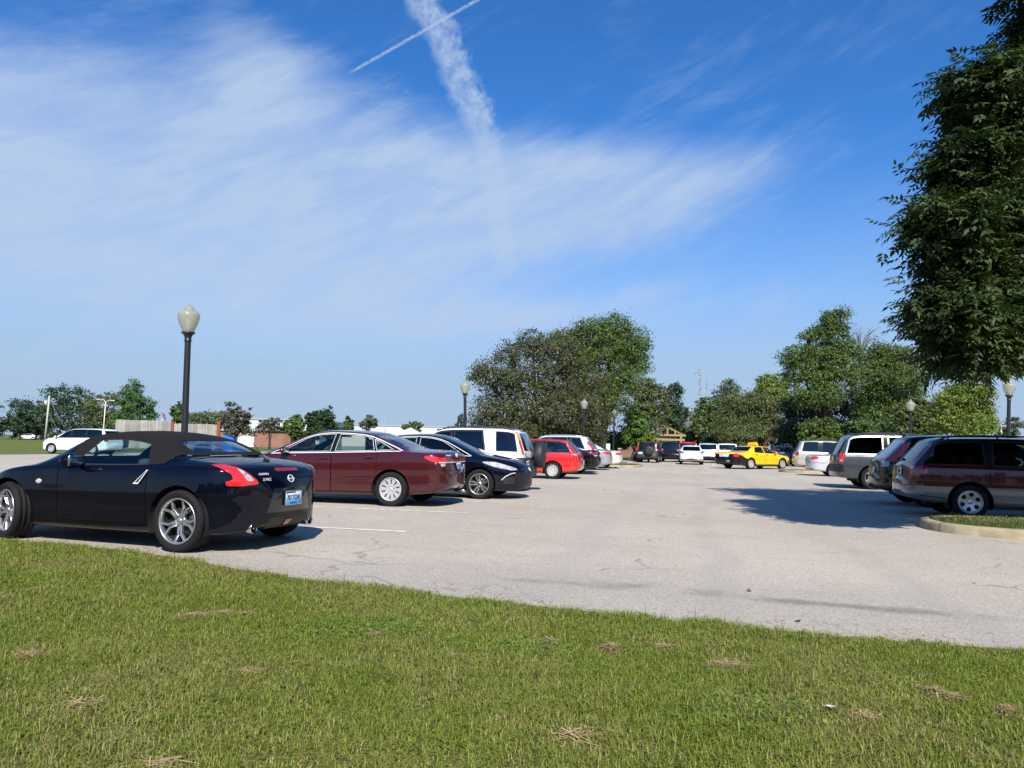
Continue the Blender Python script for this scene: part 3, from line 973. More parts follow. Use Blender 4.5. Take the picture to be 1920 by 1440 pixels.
def maroon_sedan():
    P = paint('paint_maroon', (0.047, 0.0036, 0.0055), 0.15, .25, flake=.03, dust=.02, spec=.2, coat=.85)
    sp = sedan(4.93, 1.85, 1.476, 2.80, 1.10, .332, .025, zt=1.09, xd=.83, xrr=1.72, xfr=3.02, xc=3.9, zc=1.03, zn=.80, rwr=.655, Ra=.385, cr=.42, nr=2.6, flare=.018)
    c = Car('sedan_car', sp, lot(14.46, -5.62), HL, 'maroon sedan with chrome window trim and a sunshade in its rear door window', 'car', ROWL)
    def extra(c):
        for sg in (1, -1):
            c.ribbon([(-.86,.50),(-.60,.50),(-.40,.46)], .008, 'side', 1, .0025, sg)
        c.ribbon([(-.64,1.03),(-.61,.70),(.61,.70),(.64,1.03)], .009, 'rear', 1, .0025)
        c.ribbon([(-.85,.62),(.85,.62)], .01, 'rear', 1, .0025) if False else None
        # chrome line right round the side glass
        out = np.concatenate([c.winpoly(-.22, 2.62, .34, 1.98, lo=.010, hi=.030)])
        c.glassline(out, 2, .017, .006)
        c.ribbon([(-.80,.865),(.80,.865)], .018, 'rear', 2, .006)
    dress(c, P, wins=[('front_door', 1.32, 2.42, 1.30, 1.92), ('rear_door', .38, 1.22, .50, 1.20), (None, -.02, .33, .34, .45)],
          doors=[('front_door', 1.27, 2.50), ('rear_door', .30, 1.26)], wind=(1.06, 1.40, .95), back=(1.155, 1.405, .92),
          tails=[([(.50,.985),(.28,.985),(0,.965),(-.26,.945),(-.26,.845),(-.05,.84),(.16,.86),(.30,.90)], RED), ([(.20,.865),(.02,.845),(-.24,.843),(-.24,.795),(-.05,.785),(.12,.80)], CLR)],
          wheel='cap10', wmats=[HUB, DRK], rr=.222, tw=.22, trim=BSIL, gl=glass('sedan_glass', (.64, .76, .73)), glb=G_MID, mirror=(2.28, 1.0), seats=(1, SEATB), extra=extra, trimw=.008)
    c.patch([(-.25,.905),(.25,.905),(.25,.885),(-.25,.885)], 'rear', RED, 'reflector_strip', .006) if False else None
    c.patch([(-.62,.925),(.62,.925),(.62,.875),(-.62,.875)], 'rear', DRED, 'reflector_strip', .004, sp=.04)
    plate(c, 'rear', .795, '416 KYD', off=.016)
    badge(c, 'rear', .46, 1.00, 'Accord', .062, shear=1, scale=(1.1, .85, 1)); ring_badge(c, 'rear', 0, 1.0, .05, kind='h')
    exhaust(c, -.50, .27, -1.05, .03)
    # paper sunshade inside the rear door glass
    o = MB().box((.86, c.at(c.ws, .8) - .085, 1.19), (.50, .006, .26), ry=0).build('sunshade', simple('shade_mesh', (.20,.23,.23), .8), c.root); o.rotation_euler = (0, 0, 0)
    return c

def navy_sedan():
    P = paint('paint_navy', (0.002, 0.003, 0.008), 0.0, .3, dust=.006, spec=.0, coat=.85)
    sp = sedan(4.85, 1.82, 1.46, 2.775, 1.08, .335, .026, zt=1.08, xd=.80, xrr=1.75, xfr=2.95, xc=3.80, zc=1.02, zn=.82, rwr=.66, Ra=.385, cf=.80, nf=2.2, flare=.014)
    a = lot(17.14, -4.62); cx = (a[0] - math.cos(HR)*2.775, a[1] - math.sin(HR)*2.775)
    c = Car('sedan_car', sp, cx, HR, 'dark navy sedan parked nose out beside the maroon sedan', 'car', ROWL)
    def extra(c):
        for sg in (1, -1):
            c.ribbon([(2.50,.965),(2.95,.93),(3.40,.80)], .009, 'side', 1, .0025, sg)
            c.ribbon([(3.28,.44),(3.36,.52),(3.48,.585),(3.55,.60)], .018, 'side', 2, .008, sg)
        out = np.concatenate([c.winpoly(-.25, 2.58, .30, 1.92, lo=.010, hi=.030)])
        c.glassline(out, 2, .013, .006)
        c.ribbon([(2.70,-.70),(3.2,-.66),(3.60,-.42)], .009, 'top', 1, .0025); c.ribbon([(2.70,.70),(3.2,.66),(3.60,.42)], .009, 'top', 1, .0025)
    dress(c, P, wins=[('front_door', 1.30, 2.36, 1.28, 1.86), ('rear_door', .38, 1.20, .48, 1.18), (None, -.02, .33, .34, .43)],
          doors=[('front_door', 1.25, 2.46), ('rear_door', .30, 1.24)], wind=(1.05, 1.385, .95), back=(1.15, 1.39, .92),
          heads=[([(.98,.845),(.55,.835),(.18,.76),(-.10,.70),(-.16,.665),(.10,.655),(.45,.70),(.66,.735)], CLR)],
          tails=[([(.4,.95),(0,.93),(-.2,.92),(-.2,.8),(.1,.8)], RED)],
          wheel='double10', wmats=[ALU, GUN], rr=.232, trim=BSIL, gl=G_TINT, glw=G_MID, glb=G_MID, mirror=(2.22, 1.0), seats=(1, SEATD), extra=extra, trimw=.008)
    c.patch([(-.62,.60),(.62,.60),(.66,.55),(.58,.30),(.42,.23),(-.42,.23),(-.58,.30),(-.66,.55)], 'front', simple('grille_black', (.008,.008,.009), .5, var=.6, scale=60), 'lower_grille', .006, sp=.05)
    c.patch([(-.46,.70),(.46,.70),(.50,.655),(-.50,.655)], 'front', BLK, 'upper_grille', .006, sp=.05)
    for sg in (1, -1): c.patch([(sg*.62,.34),(sg*.80,.36),(sg*.82,.50),(sg*.66,.52)], 'front', BLK, 'fog_lamp_recess', .006, sp=.04)
    ring_badge(c, 'front', 0, .67, .075, kind='ellipses')
    return c

def spare(c, z, x, r=.36, m=None, y=0):
    mb = MB().lathe([(.001, -.11), (r*.9, -.11), (r, -.07), (r, .08), (r*.93, .11), (r*.5, .118), (.001, .12)], 40, 0, 'Y').lathe([(.13, -.28), (.13, -.10)], 16, 0, 'Y')
    o = mb.build('spare_wheel', m or simple('spare_cover', (.016,.016,.017), .6, var=.2), c.root, (x, y, z)); o.rotation_euler = (0, 0, PI/2)
    return o

def old_suv(name, pos, hd, label, body, group, low, gl, ds=.03, glb=None, extra2=None):
    sp = suv(4.36, 1.78, 1.68, 2.62, .82, .345, ds, zg=1.04, xr=.30, xfr=2.62, xc=3.32, zc=1.10, zn=.92, rwr=.80, Ra=.41)
    c = Car(name, sp, pos, hd, label, 'car', group)
    dress(c, body, wins=[('front_door', 1.30, 2.16, 1.30, 1.72), ('rear_door', .34, 1.22, .44, 1.20), (None, -.54, .02, -.44, .06)],
          doors=[('front_door', 1.25, 2.30), ('rear_door', .34, 1.24)], wind=(1.14, 1.58, .95), back=(1.07, 1.54, .80),
          tails=[([(.07,.97),(-.08,.97),(-.03,1.25),(.02,1.36),(.15,1.36),(.11,1.2)], RED), ([(.15,1.36),(.02,1.36),(.07,1.50),(.11,1.565),(.23,1.565),(.19,1.48)], AMB)],
          wheel='five', gl=gl, glb=glb or gl, mirror=(2.1, 1.06), lower=lambda x: np.where(x < -.52, .90, .52), lowerm=low, rails=(-.40, 1.70, .60, BLK), trimw=.02, hm=BLK, pillar=1)
    spare(c, .96, -.82 - .13, .345, y=-.18)
    o = plate(c, 'rear', .76, '338 RBT', y=.52, mat_=PLW, frame_m=BLK, off=.02)
    c.patch([(-.30,1.60),(.30,1.60),(.30,1.575),(-.30,1.575)], 'rear', DRED, 'brake_light', .004)
    return c

def white_suv_decals(c):
    for (y, z, a, b) in ((.60, .98, .10, .015), (.52, 1.0, .13, .03), (.50, .93, .08, .06), (.60, .94, .05, .05)):
        M = c.frame('rear', y, z, off=.003)
        if M is not None:
            o = MB().box((0, 0, 0), (a, b, .002)).build('sticker', INK, c.root); o.matrix_local = M

def red_wagon():
    P = paint('paint_red', (0.50, 0.010, 0.012), 0.0, .28, dust=.05)
    sp = suv(4.40, 1.735, 1.48, 2.51, 1.02, .318, .035, zg=.96, xr=.46, xfr=2.80, xc=3.45, zc=.98, zn=.78, rwr=.74, zlo=.19, Ra=.365, cr=.38, nr=2.6)
    c = Car('estate_car', sp, lot(28.0, -4.93), HL, 'red estate car with plain wheel covers behind the white off-roader', 'car', ROWL)
    dress(c, P, wins=[('front_door', 1.25, 2.05, 1.25, 1.72), ('rear_door', .40, 1.16, .44, 1.14), (None, -.66, .26, -.46, .26)],
          doors=[('front_door', 1.20, 2.20), ('rear_door', .32, 1.18)], wind=(1.02, 1.38, .94), back=(.99, 1.37, .86),
          tails=[([(.20,.94),(-.10,.94),(-.10,.68),(.08,.68),(.20,.80)], RED), ([(.2,.94),(.02,.94),(.02,.88),(.18,.88)], CLR)],
          wheel='capholes', wmats=[HUB, DRK], rr=.205, tw=.195, gl=glass('wagon_glass', (.5,.62,.62)), mirror=(1.98, .93), trimw=.02, seats=(1, SEATD))
    V = c.root
    c.patch([(-.8,.30),(.8,.30),(.8,.22),(-.8,.22)], 'rear', BLK, 'bumper_valance', .005)
    plate(c, 'rear', .62, '', mat_=PLW)
    return c
# ------------------------------------------------------------------ the other cars
def other_cars():
    W_ = paint('paint_white', (0.74, 0.75, 0.76), 0, .35, dust=.04)
    SIL = paint('paint_silver', (0.44, 0.45, 0.47), .55, .34)
    LSIL = paint('paint_pale_silver', (0.56, 0.58, 0.62), .35, .34)
    BLKP = paint('paint_black', (0.003, 0.003, 0.004), 0, .3, dust=.01, spec=.1, coat=.8)
    CREAM = paint('paint_cream', (0.62, 0.58, 0.50), .1, .35)
    CHAMP = paint('paint_champagne', (0.50, 0.46, 0.39), .4, .35)
    GREY = paint('paint_graphite', (0.060, 0.066, 0.074), .35, .34, coat=.8)
    MARB = paint('paint_dark_maroon', (0.070, 0.007, 0.010), .1, .28, spec=.2, coat=.8)
    GRYL = paint('paint_grey_lower', (0.13, 0.14, 0.15), .3, .4)
    NAVY = paint('paint_deep_blue', (0.004, 0.007, 0.022), .0, .28, spec=.2, coat=.8)
    BLUEP = paint('paint_blue', (0.012, 0.03, 0.075), .2, .28)
    YEL = paint('paint_taxi_yellow', (0.80, 0.46, 0.004), 0, .33)
    GREYG = simple('cladding_grey', (0.030, 0.031, 0.034), .6)
    # white off-roader with the spare on its tailgate
    c = old_suv('off_road_car', lot(19.85, -4.93), HL, 'white off-roader with black cladding and a covered spare wheel on its tailgate', W_, ROWL, GREYG, G_TINT, .03, glass('suv_rear_glass', (.08,.10,.16), 1.5))
    white_suv_decals(c)
    red_wagon()
    # black saloon
    sp = sedan(4.93, 1.85, 1.46, 2.80, 1.10, .332, .045, zt=1.06, xd=.83, xrr=1.72, xfr=3.02, xc=3.9, rwr=.655)
    c = Car('sedan_car', sp, lot(33.1, -4.95), HL, 'black sedan between the red estate car and a tall white car', 'car', ROWL)
    dress(c, BLKP, wins=[('front_door', 1.32, 2.42, 1.30, 1.92), ('rear_door', .38, 1.22, .50, 1.20)], doors=[('front_door', 1.27, 2.5), ('rear_door', .30, 1.26)],
          wind=(1.06, 1.4, .95), back=(1.14, 1.39, .92), tails=[([(.48,.98),(.1,.97),(-.32,.95),(-.32,.84),(.1,.84),(.3,.88)], DRED), ([(.12,.86),(-.1,.855),(-.3,.85),(-.3,.80),(.05,.79)], CLR)], wheel='five', gl=G_MID, mirror=(2.28, 1.0))
    plate(c, 'rear', .78, '')
    # white crossover with arched roof
    sp = suv(4.52, 1.82, 1.72, 2.62, .98, .345, .045, zg=1.05, xr=.52, xfr=2.80, xc=3.6, zc=1.08, zn=.92, rwr=.76, cr=.38, nr=2.5)
    c = Car('crossover_car', sp, lot(35.4, -5.15), HL, 'white crossover with tall red tail lights and an arched roof', 'car', ROWL)
    dress(c, W_, wins=[('front_door', 1.3, 2.3, 1.3, 1.8), ('rear_door', .42, 1.22, .46, 1.2), (None, -.40, .28, -.14, .28)], doors=[('front_door', 1.25, 2.3), ('rear_door', .34, 1.24)],
          wind=(1.14, 1.6, .94), back=(1.10, 1.60, .88), tails=[([(.28,.95),(-.02,.95),(-.1,1.15),(.22,1.45),(.46,1.45),(.40,1.3)], RED)], wheel='five', gl=G_TINT, glb=G_MID, mirror=(2.1, 1.06), rails=(-.2, 1.8, .62, ALU), trim=CHR, lower=.42)
    # silver sedan, cream sedan
    sp = sedan(4.75, 1.78, 1.44, 2.67, 1.10, .325, .05, zt=1.05, xd=.85, xrr=1.6, xfr=2.9, xc=3.75)
    c = Car('sedan_car', sp, lot(39.6, -5.1), HL, 'silver sedan with wrap-round red tail lights next to the cream sedan', 'car', ROWL)
    dress(c, SIL, wins=[('front_door', 1.3, 2.3, 1.3, 1.86), ('rear_door', .38, 1.2, .5, 1.2)], doors=[('front_door', 1.25, 2.4), ('rear_door', .3, 1.24)], wind=(1.06, 1.36, .94), back=(1.12, 1.36, .9),
          tails=[([(.48,.96),(.1,.96),(-.4,.94),(-.4,.82),(.1,.80),(.34,.86)], RED)], wheel='five', gl=G_MID, mirror=(2.2, 1.0))
    sp = sedan(4.6, 1.74, 1.40, 2.6, 1.06, .31, .05, zt=1.0, xd=.85, xrr=1.6, xfr=2.8, xc=3.6, zc=.95, zn=.72)
    c = Car('sedan_car', sp, lot(42.8, -4.8), HL, 'old cream sedan with a boot spoiler nearest the grass island', 'car', ROWL)
    dress(c, CREAM, wins=[('front_door', 1.3, 2.2, 1.3, 1.8), ('rear_door', .38, 1.2, .5, 1.2)], doors=[('front_door', 1.25, 2.3), ('rear_door', .3, 1.24)], wind=(1.0, 1.32, .94), back=(1.06, 1.32, .9),
          tails=[([(.3,.9),(0,.9),(-.4,.9),(-.4,.76),(0,.76),(.3,.78)], RED)], wheel='slots', gl=G_MID, mirror=(2.1, .95))
    mb = MB().box((-.92, 0, 1.13), (.18, 1.3, .03), bev=.01)
    for y in (.5, -.5): mb.box((-.90, y, 1.06), (.08, .04, .14))
    mb.build('boot_spoiler', CREAM, c.root)

    # ---------------- far end
    c = old_suv('off_road_car', lot(61.2, -3.35), PI/2 - TH - R_(2), 'dark blue off-roader seen from behind with a spare wheel on its tailgate', NAVY, ROWB, GREYG, G_MID, .06, glass('suv_rear_glass_blue', (.25,.33,.35)))
    sp = suv(4.49, 1.755, 1.465, 2.64, .93, .32, .05, zg=1.0, xr=.50, xfr=2.7, xc=3.5, zc=1.0, zn=.8, rwr=.68, zlo=.20, cr=.42, nr=2.4)
    c = Car('hatchback_car', sp, lot(58.0, .05), PI/2 - TH + R_(1), 'white hatchback seen from behind in front of the grey pickup', 'car', ROWB)
    dress(c, W_, wins=[('front_door', 1.3, 2.1, 1.3, 1.8), ('rear_door', .4, 1.2, .5, 1.2)], doors=[('front_door', 1.25, 2.2), ('rear_door', .3, 1.24)], wind=(1.02, 1.38, .94), back=(1.02, 1.35, .97),
          tails=[([(.32,.97),(0,.98),(-.22,.96),(-.30,.88),(-.1,.83),(.2,.86)], DRED)], wheel='five', gl=G_TINT, mirror=(2.0, .98))
    plate(c, 'rear', .55, '', mat_=PLW)
    c.patch([(-.85,.42),(.85,.42),(.7,.24),(-.7,.24)], 'rear', BLK, 'bumper_valance', .006, sp=.08)
    c.patch([(-.5,1.40),(.5,1.40),(.5,1.385),(-.5,1.385)], 'rear', DRED, 'brake_light', .004)
    # row further back
    H2 = PI/2 - TH
    def van(name, pos, hd, label, col, sp, gl=G_TINT, tails=None, group=ROWB, wheel='five', **k):
        c = Car(name, sp, pos, hd, label, 'car', group)
        wb = sp['wb']
        dress(c, col, wins=[('front_door', wb*.49, wb*.86, wb*.49, wb*.70), ('rear_door', wb*.14, wb*.46, wb*.16, wb*.46), (None, -sp['ro'] + .45, wb*.08, -sp['ro'] + .58, wb*.08)],
              doors=[('front_door', wb*.47, wb*.88), ('rear_door', wb*.11, wb*.47)], wind=(1.16, sp['H_'] - .12, .94), back=(1.12, sp['H_'] - .14, .90),
              tails=tails or [([(.18,.85),(-.08,.85),(-.08,1.15),(.18,1.15)], RED)], wheel=wheel, gl=gl, mirror=(wb*.80, 1.08), **k)
        return c
    def S(L, W, H, wb, ro, r, ds=.07, **k):
        d = suv(L, W, H, wb, ro, r, ds, **k); d['H_'] = H; return d
    van('pickup_truck', lot(66.5, -1.6), H2, 'black utility vehicle half hidden behind the white hatchback', BLKP, S(4.6, 1.85, 1.75, 2.7, .95, .36, zg=1.1, xr=.3, rwr=.8))
    van('off_road_car', lot(69.5, -.2), H2, 'red car roof showing behind the black utility vehicle', paint('paint_red', (0.5, .01, .012)), S(4.4, 1.8, 1.78, 2.6, .95, .34))
    van('minivan', lot(62.5, -2.2 - .75), H2, 'silver car tail showing beside the dark blue off-roader', SIL, S(4.4, 1.6, 1.5, 2.6, .95, .33)) if False else None
    c = van('minivan', (17.0, 64.5), H2, 'silver minivan seen from behind between white hatchback and white van', LSIL, S(4.9, 1.86, 1.70, 3.0, .95, .34, zg=1.12, rwr=.80), lower=.55, lowerm=BLK)
    plate(c, 'rear', .70, '', mat_=PLW)
    c = van('minivan', (19.2, 66.5), H2, 'white van with pale windows standing behind the yellow taxi boot', W_, S(5.0, 1.88, 1.72, 3.0, 1.0, .35, zg=1.14, rwr=.84), gl=glass('pale_glass', (.60,.72,.70)))
    van('sedan_car', (21.2, 58.5), H2, 'dark blue car parked behind the yellow taxi bonnet', BLUEP, S(4.6, 1.8, 1.58, 2.7, .95, .33, xr=.6, rwr=.7), gl=G_MID)
    van('sedan_car', (24.4, 63), H2, 'small dark car tucked between the taxi and the champagne off-roader', NAVY, S(4.4, 1.75, 1.5, 2.6, .95, .32, xr=.6, rwr=.7), gl=G_MID)

    # taxi
    sp = sedan(5.39, 1.98, 1.48, 2.91, 1.36, .345, .045, zt=1.06, xd=1.28, xrr=1.95, xfr=3.25, xc=3.95, zc=1.02, zn=.82, rwr=.66, cr=.45, nr=3.0)
    g0 = (14.83, 46.27); hd = math.atan2(1.49, 2.48)
    off = .96
    c = Car('taxi', sp, (g0[0] - math.sin(hd)*off, g0[1] + math.cos(hd)*off), hd, 'yellow taxi with black boot and lower flanks and a roof sign', 'taxi', ROWB)
    V = c.V
    blackm = [BLKP, SEAM, BLK]
    def txt(c):
        pass
    # black tail: everything behind the rear wheel below the shoulder and the rear flank
    P1 = [(-2, -.5), (-2, .97), (-.95, .90), (-.38, .66), (.42, .50), (.46, .30), (9, .30), (9, -.5)]
    sv = sd_poly(np.stack([V[:, 0], V[:, 2]], 1), np.array(P1))
    c.arches()
    c.cut(sv, 'black_flank', blackm, 'black_panel')
    dress_wins = [('front_door', 1.35, 2.30, 1.33, 1.90), ('rear_door', .42, 1.24, .58, 1.22)]
    c.door('front_door', 1.29, 2.45, [YEL, SEAM, BLK], (1.45, .90), .32, BLK); c.door('rear_door', .34, 1.28, [YEL, SEAM, BLK], (.52, .90), .32, BLK)
    for i, (p, a, b, d, e) in enumerate(dress_wins):
        w = c.winpoly(a, b, d, e); c.cut(c.side(w), 'w%d' % i, [G_MID], 'side_window', p, True, -.004); c.glassline(w, 2, .02)
    c.cut(c.topz(1.07, 1.40, .94, False), 'ws', [G_MID], 'windscreen', None, False, -.003)
    c.cut(c.topz(1.12, 1.39, .92, True), 'rw', [G_TINT], 'rear_window', None, False, -.003)
    c.cut(c.qz([(.22,.97),(0,.97),(-.16,.95),(-.16,.76),(.15,.74),(.30,.80)]), 'tl', [RED], 'tail_light', None, True, .005)
    c.cut(c.qz([(.4,.78),(.1,.80),(-.3,.76),(-.3,.66),(.1,.65),(.4,.68)], True), 'hl', [CLR], 'headlight', None, True, .005)
    c.seams(); c.finish([YEL, SEAM, BLK]); c.liners(); c.wheels('slots', [HUB, DRK], .235, .225); c.mirrors(2.2, 1.0, YEL); c.cabin(1, SEATD, rows=2)
    plate(c, 'rear', .82, '', mat_=PLW)
    c.patch([(-.42,.93),(.42,.93),(.36,.74),(-.36,.74)], 'rear', simple('advert_white', (.6,.62,.64), .5), 'boot_panel', .006, sp=.06)
    h = c.ray('top', 1.28, 0)[0]
    MB().prism([(-.36,0),(.36,0),(.34,.10),(.25,.19),(-.25,.19),(-.34,.10)], -.10, .10, 0, lambda p: (h.x + p[2]*(1 - .3*p[1]/.2), p[0], h.z + .012 + p[1])).box((h.x, 0, h.z + .005), (.22, .60, .02), 1).build('roof_sign', [simple('taxi_sign_yellow', (.80,.46,.01), .4), BLK], c.root)
    badge(c, 'side', -.78, .82, '110', .17, BLK, -1); badge(c, 'rear', -.35, .48, '110', .17, PLW)
    badge(c, 'side', .95, .78, 'YELLOW', .12, simple('taxi_lettering', (.75,.28,.03), .5), -1); badge(c, 'side', 1.95, .76, '110', .13, simple('taxi_lettering', (.75,.28,.03), .5), -1)

    # ---------------- right-hand row
    sp = suv(4.72, 1.715, 1.57, 2.63, 1.08, .325, .026, zg=1.0, xr=.50, xfr=2.85, xc=3.62, zc=1.02, zn=.82, rwr=.72, zlo=.24, Ra=.385, cr=.36, nr=2.6)
    c = Car('estate_car', sp, lot(16.75, 5.16), HR, 'dark maroon estate car with grey lower body and roof rails by the kerbed island', 'car', ROWR)
    def ext(c):
        c.ribbon([(-.80,.50),(-.62,.53),(.0,.54)], .02, 'side', 0, .002, 1) if False else None
        for sg in (1, -1): c.ribbon([(-.86,.42),(-.62,.40),(-.42,.385)], .022, 'side', 2, .006, sg)
    dress(c, MARB, wins=[('front_door', 1.30, 2.24, 1.30, 1.80), ('rear_door', .42, 1.20, .46, 1.18), (None, -.78, .28, -.56, .28)],
          doors=[('front_door', 1.25, 2.3), ('rear_door', .34, 1.22)], wind=(1.06, 1.46, .94), back=(1.03, 1.45, .88),
          tails=[([(.36,.985),(.05,.98),(-.30,.97),(-.30,.80),(.05,.78),(.30,.84)], DRED), ([(.36,.90),(.22,.88),(.20,.82),(.30,.84)], AMB)],
          wheel='six', wmats=[ALU, DRK], rr=.215, tw=.205, gl=glass('estate_glass', (.36,.46,.44)), glb=G_MID, mirror=(2.1, .98), lower=.60, lowerm=GRYL, rails=(-.55, 1.75, .52, BLK), seats=(1, SEATD), extra=ext)
    plate(c, 'rear', .86, '583 VLC', mat_=PLW, y=.0)
    p0 = c.ray('rear', .1, 1.10)
    if p0: MB().tube([p0[0] + Vector((-.012, 0, 0)), p0[0] + Vector((-.012, .38, -.05))], .008, 5).box((p0[0].x - .015, .1, 1.10), (.04, .06, .05), bev=.01).build('rear_wiper', BLK, c.root)
    # black crossover
    sp = suv(4.53, 1.82, 1.665, 2.62, 1.0, .345, .03, zg=1.04, xr=.62, xfr=2.8, xc=3.65, zc=1.08, zn=.92, rwr=.74, Ra=.405, cr=.42, nr=2.5)
    c = Car('crossover_car', sp, lot(19.75, 5.25), HR, 'black crossover with tall red tail lights between dark maroon estate and grey off-roader', 'car', ROWR)
    dress(c, BLKP, wins=[('front_door', 1.3, 2.25, 1.3, 1.8), ('rear_door', .42, 1.22, .46, 1.2), (None, -.42, .30, -.10, .30)], doors=[('front_door', 1.25, 2.3), ('rear_door', .34, 1.24)],
          wind=(1.14, 1.54, .94), back=(1.09, 1.53, .88), tails=[([(.60,.98),(.30,1.02),(.02,1.02),(.06,1.12),(.38,1.46),(.58,1.48),(.42,1.24),(.52,1.10)], RED), ([(.14,1.03),(-.28,1.02),(-.28,.90),(.12,.90)], CLR)],
          wheel='five', gl=G_TINT, glb=glass('cross_rear_glass', (.10,.13,.18), 1.5), mirror=(2.1, 1.06), lower=.46, trim=CHR, trimw=.014)
    plate(c, 'rear', .80, '', mat_=PLW); antenna(c, -.25, 0, .10, -.1)
    # grey off-roader
    sp = suv(4.85, 1.99, 1.84, 2.775, 1.12, .37, .032, zg=1.13, xr=.42, xfr=2.75, xc=3.55, zc=1.22, zn=1.02, rwr=.85, zlo=.28, Ra=.445, cr=.34, nr=3.0)
    c = Car('off_road_car', sp, lot(27.6, 5.80), HR, 'graphite grey boxy off-roader with chrome framed rear side window', 'car', ROWR)
    dress(c, GREY, wins=[('front_door', 1.45, 2.35, 1.45, 1.95), ('rear_door', .50, 1.35, .50, 1.35), (None, -.80, .32, -.68, .32)], doors=[('front_door', 1.4, 2.5), ('rear_door', .42, 1.38)],
          wind=(1.26, 1.72, .94), back=(1.17, 1.70, .86), tails=[([(.20,.86),(-.06,.86),(-.06,1.18),(.20,1.18)], RED), ([(.16,.96),(0,.96),(0,.90),(.16,.90)], CLR)],
          wheel='five', rr=.25, gl=G_TINT, mirror=(2.3, 1.2), lower=None, trim=simple('satin_trim', (.55,.56,.58), .4, metal=.6), trimw=.045, rails=(-.55, 1.9, .66, BLK))
    c.patch([(-.95,.80),(.95,.80),(.95,.55),(-.95,.55)], 'rear', BLK, 'bumper_pad', .006, sp=.06); plate(c, 'rear', .98, '', mat_=PLW)
    antenna(c, 1.05, .3, .10, -.12)
    # silver sedan and champagne off-roader
    sp = sedan(4.95, 1.85, 1.42, 2.75, 1.20, .325, .05, zt=1.02, xd=1.0, xrr=1.75, xfr=2.9, xc=3.75, zc=.97, zn=.76, cr=.5, nr=2.2)
    c = Car('sedan_car', sp, lot(39.7, 6.75), HR, 'rounded pale silver sedan between graphite and champagne off-roaders', 'car', ROWR)
    dress(c, LSIL, wins=[('front_door', 1.3, 2.3, 1.3, 1.8), ('rear_door', .38, 1.2, .5, 1.2)], doors=[('front_door', 1.25, 2.4), ('rear_door', .3, 1.24)], wind=(1.02, 1.34, .94), back=(1.08, 1.34, .9),
          tails=[([(.52,.90),(.30,.96),(.0,.95),(-.12,.86),(-.05,.80),(.2,.80),(.42,.84)], RED)], wheel='slots', wmats=[HUB, DRK], gl=G_MID, mirror=(2.2, .98), extra=lambda c: [c.ribbon([(-1.19,.66),(-.75,.66),(-.45,.62)], .012, 'side', 1, .003, q) for q in (1, -1)] + [c.ribbon([(-.7,.97),(-.68,.68),(.68,.68),(.7,.97)], .012, 'rear', 1, .003)])
    plate(c, 'rear', .82, '', mat_=PLW)
    c.patch([(-.80,.36),(.80,.36),(.7,.24),(-.7,.24)], 'rear', BLK, 'bumper_valance', .006, sp=.06)
    c = van('off_road_car', lot(49.3, 7.3), HR, 'champagne off-roader at the far end of its row beside the taxi', CHAMP, S(4.9, 1.95, 1.86, 2.95, 1.15, .37, ds=.05, zg=1.15, xr=.42, rwr=.84), rails=(-.5, 1.9, .62, BLK), tails=[([(.22,.92),(-.06,.92),(-.06,1.14),(.22,1.14)], DRED)], lower=.52, lowerm=CHAMP)
    plate(c, 'rear', .80, '', mat_=PLW)

    # ---------------- left edge of the lot and the road beyond
    sp = S(5.14, 1.95, 1.75, 3.08, 1.05, .34, ds=.05, zg=1.10, xr=.40, xfr=2.95, xc=4.15, zc=1.12, zn=.88, rwr=.82, zlo=.20)
    a = (-31.0, 51.0); hd = R_(172.5)
    c = Car('minivan', sp, (a[0] - math.cos(hd)*3.08 - math.sin(hd)*-.95*-1, a[1] - math.sin(hd)*3.08 + .95), hd, 'white minivan at the far left edge of the car park', 'van')
    dress(c, W_, wins=[('front_door', 1.75, 2.75, 1.72, 2.20), ('rear_door', .62, 1.62, .66, 1.60), (None, -.60, .52, -.50, .52)], doors=[('front_door', 1.68, 2.8), ('rear_door', .55, 1.66)],
          wind=(1.16, 1.64, .94), back=(1.12, 1.60, .95), tails=[([(.22,.86),(-.10,.86),(-.10,1.12),(.22,1.12)], DRED)], wheel='slots', wmats=[HUB, DRK], gl=G_TINT, mirror=(2.75, 1.1), hm=W_)
    for sg in (1, -1):
        M = c.frame('side', .72, .86, sg)
        if M is not None:
            o = MB().box((0, .06, 0), (.26, .05, .002)).box((0, -.03, 0), (.30, .03, .002)).box((0, -.10, 0), (.22, .03, .002)).build('door_lettering', simple('letter_grey', (.45,.46,.48), .5), c.root); o.matrix_local = M
    sp = S(4.7, 1.9, 1.50, 2.8, 1.0, .33, xr=.5, rwr=.72)
    van('sedan_car', (-33.2, 62.5), R_(172), 'dark car mostly hidden behind the white minivan tail', NAVY, sp, group=None)
    sp = sedan(4.8, 1.82, 1.46, 2.75, 1.1, .33, .09)
    c = Car('sedan_car', sp, (-122, 192), PI + .1, 'distant white sedan on the far road beyond the left lawn', 'car')
    dress(c, W_, wins=[('front_door', 1.3, 2.3, 1.3, 1.86), ('rear_door', .2, 1.2, .4, 1.2)], doors=[('front_door', 1.25, 2.4), ('rear_door', .3, 1.24)], wind=(1.06, 1.38, .94), back=(1.1, 1.38, .9), tails=[([(.3,.95),(-.3,.95),(-.3,.8),(.3,.8)], RED)], gl=G_TINT)
    van('pickup_truck', (-117, 198), PI + .1, 'distant grey pickup parked right of the distant white sedan', paint('paint_far_grey', (.20,.21,.20), .2, .4), S(5.2, 1.9, 1.75, 3.2, 1.1, .36, ds=.1, xr=1.9), group=None)
    van('minivan', (-128, 205), PI + .1, 'distant dark blue van behind the distant white sedan', NAVY, S(5.0, 1.95, 2.0, 3.0, 1.0, .36, ds=.1), group=None)
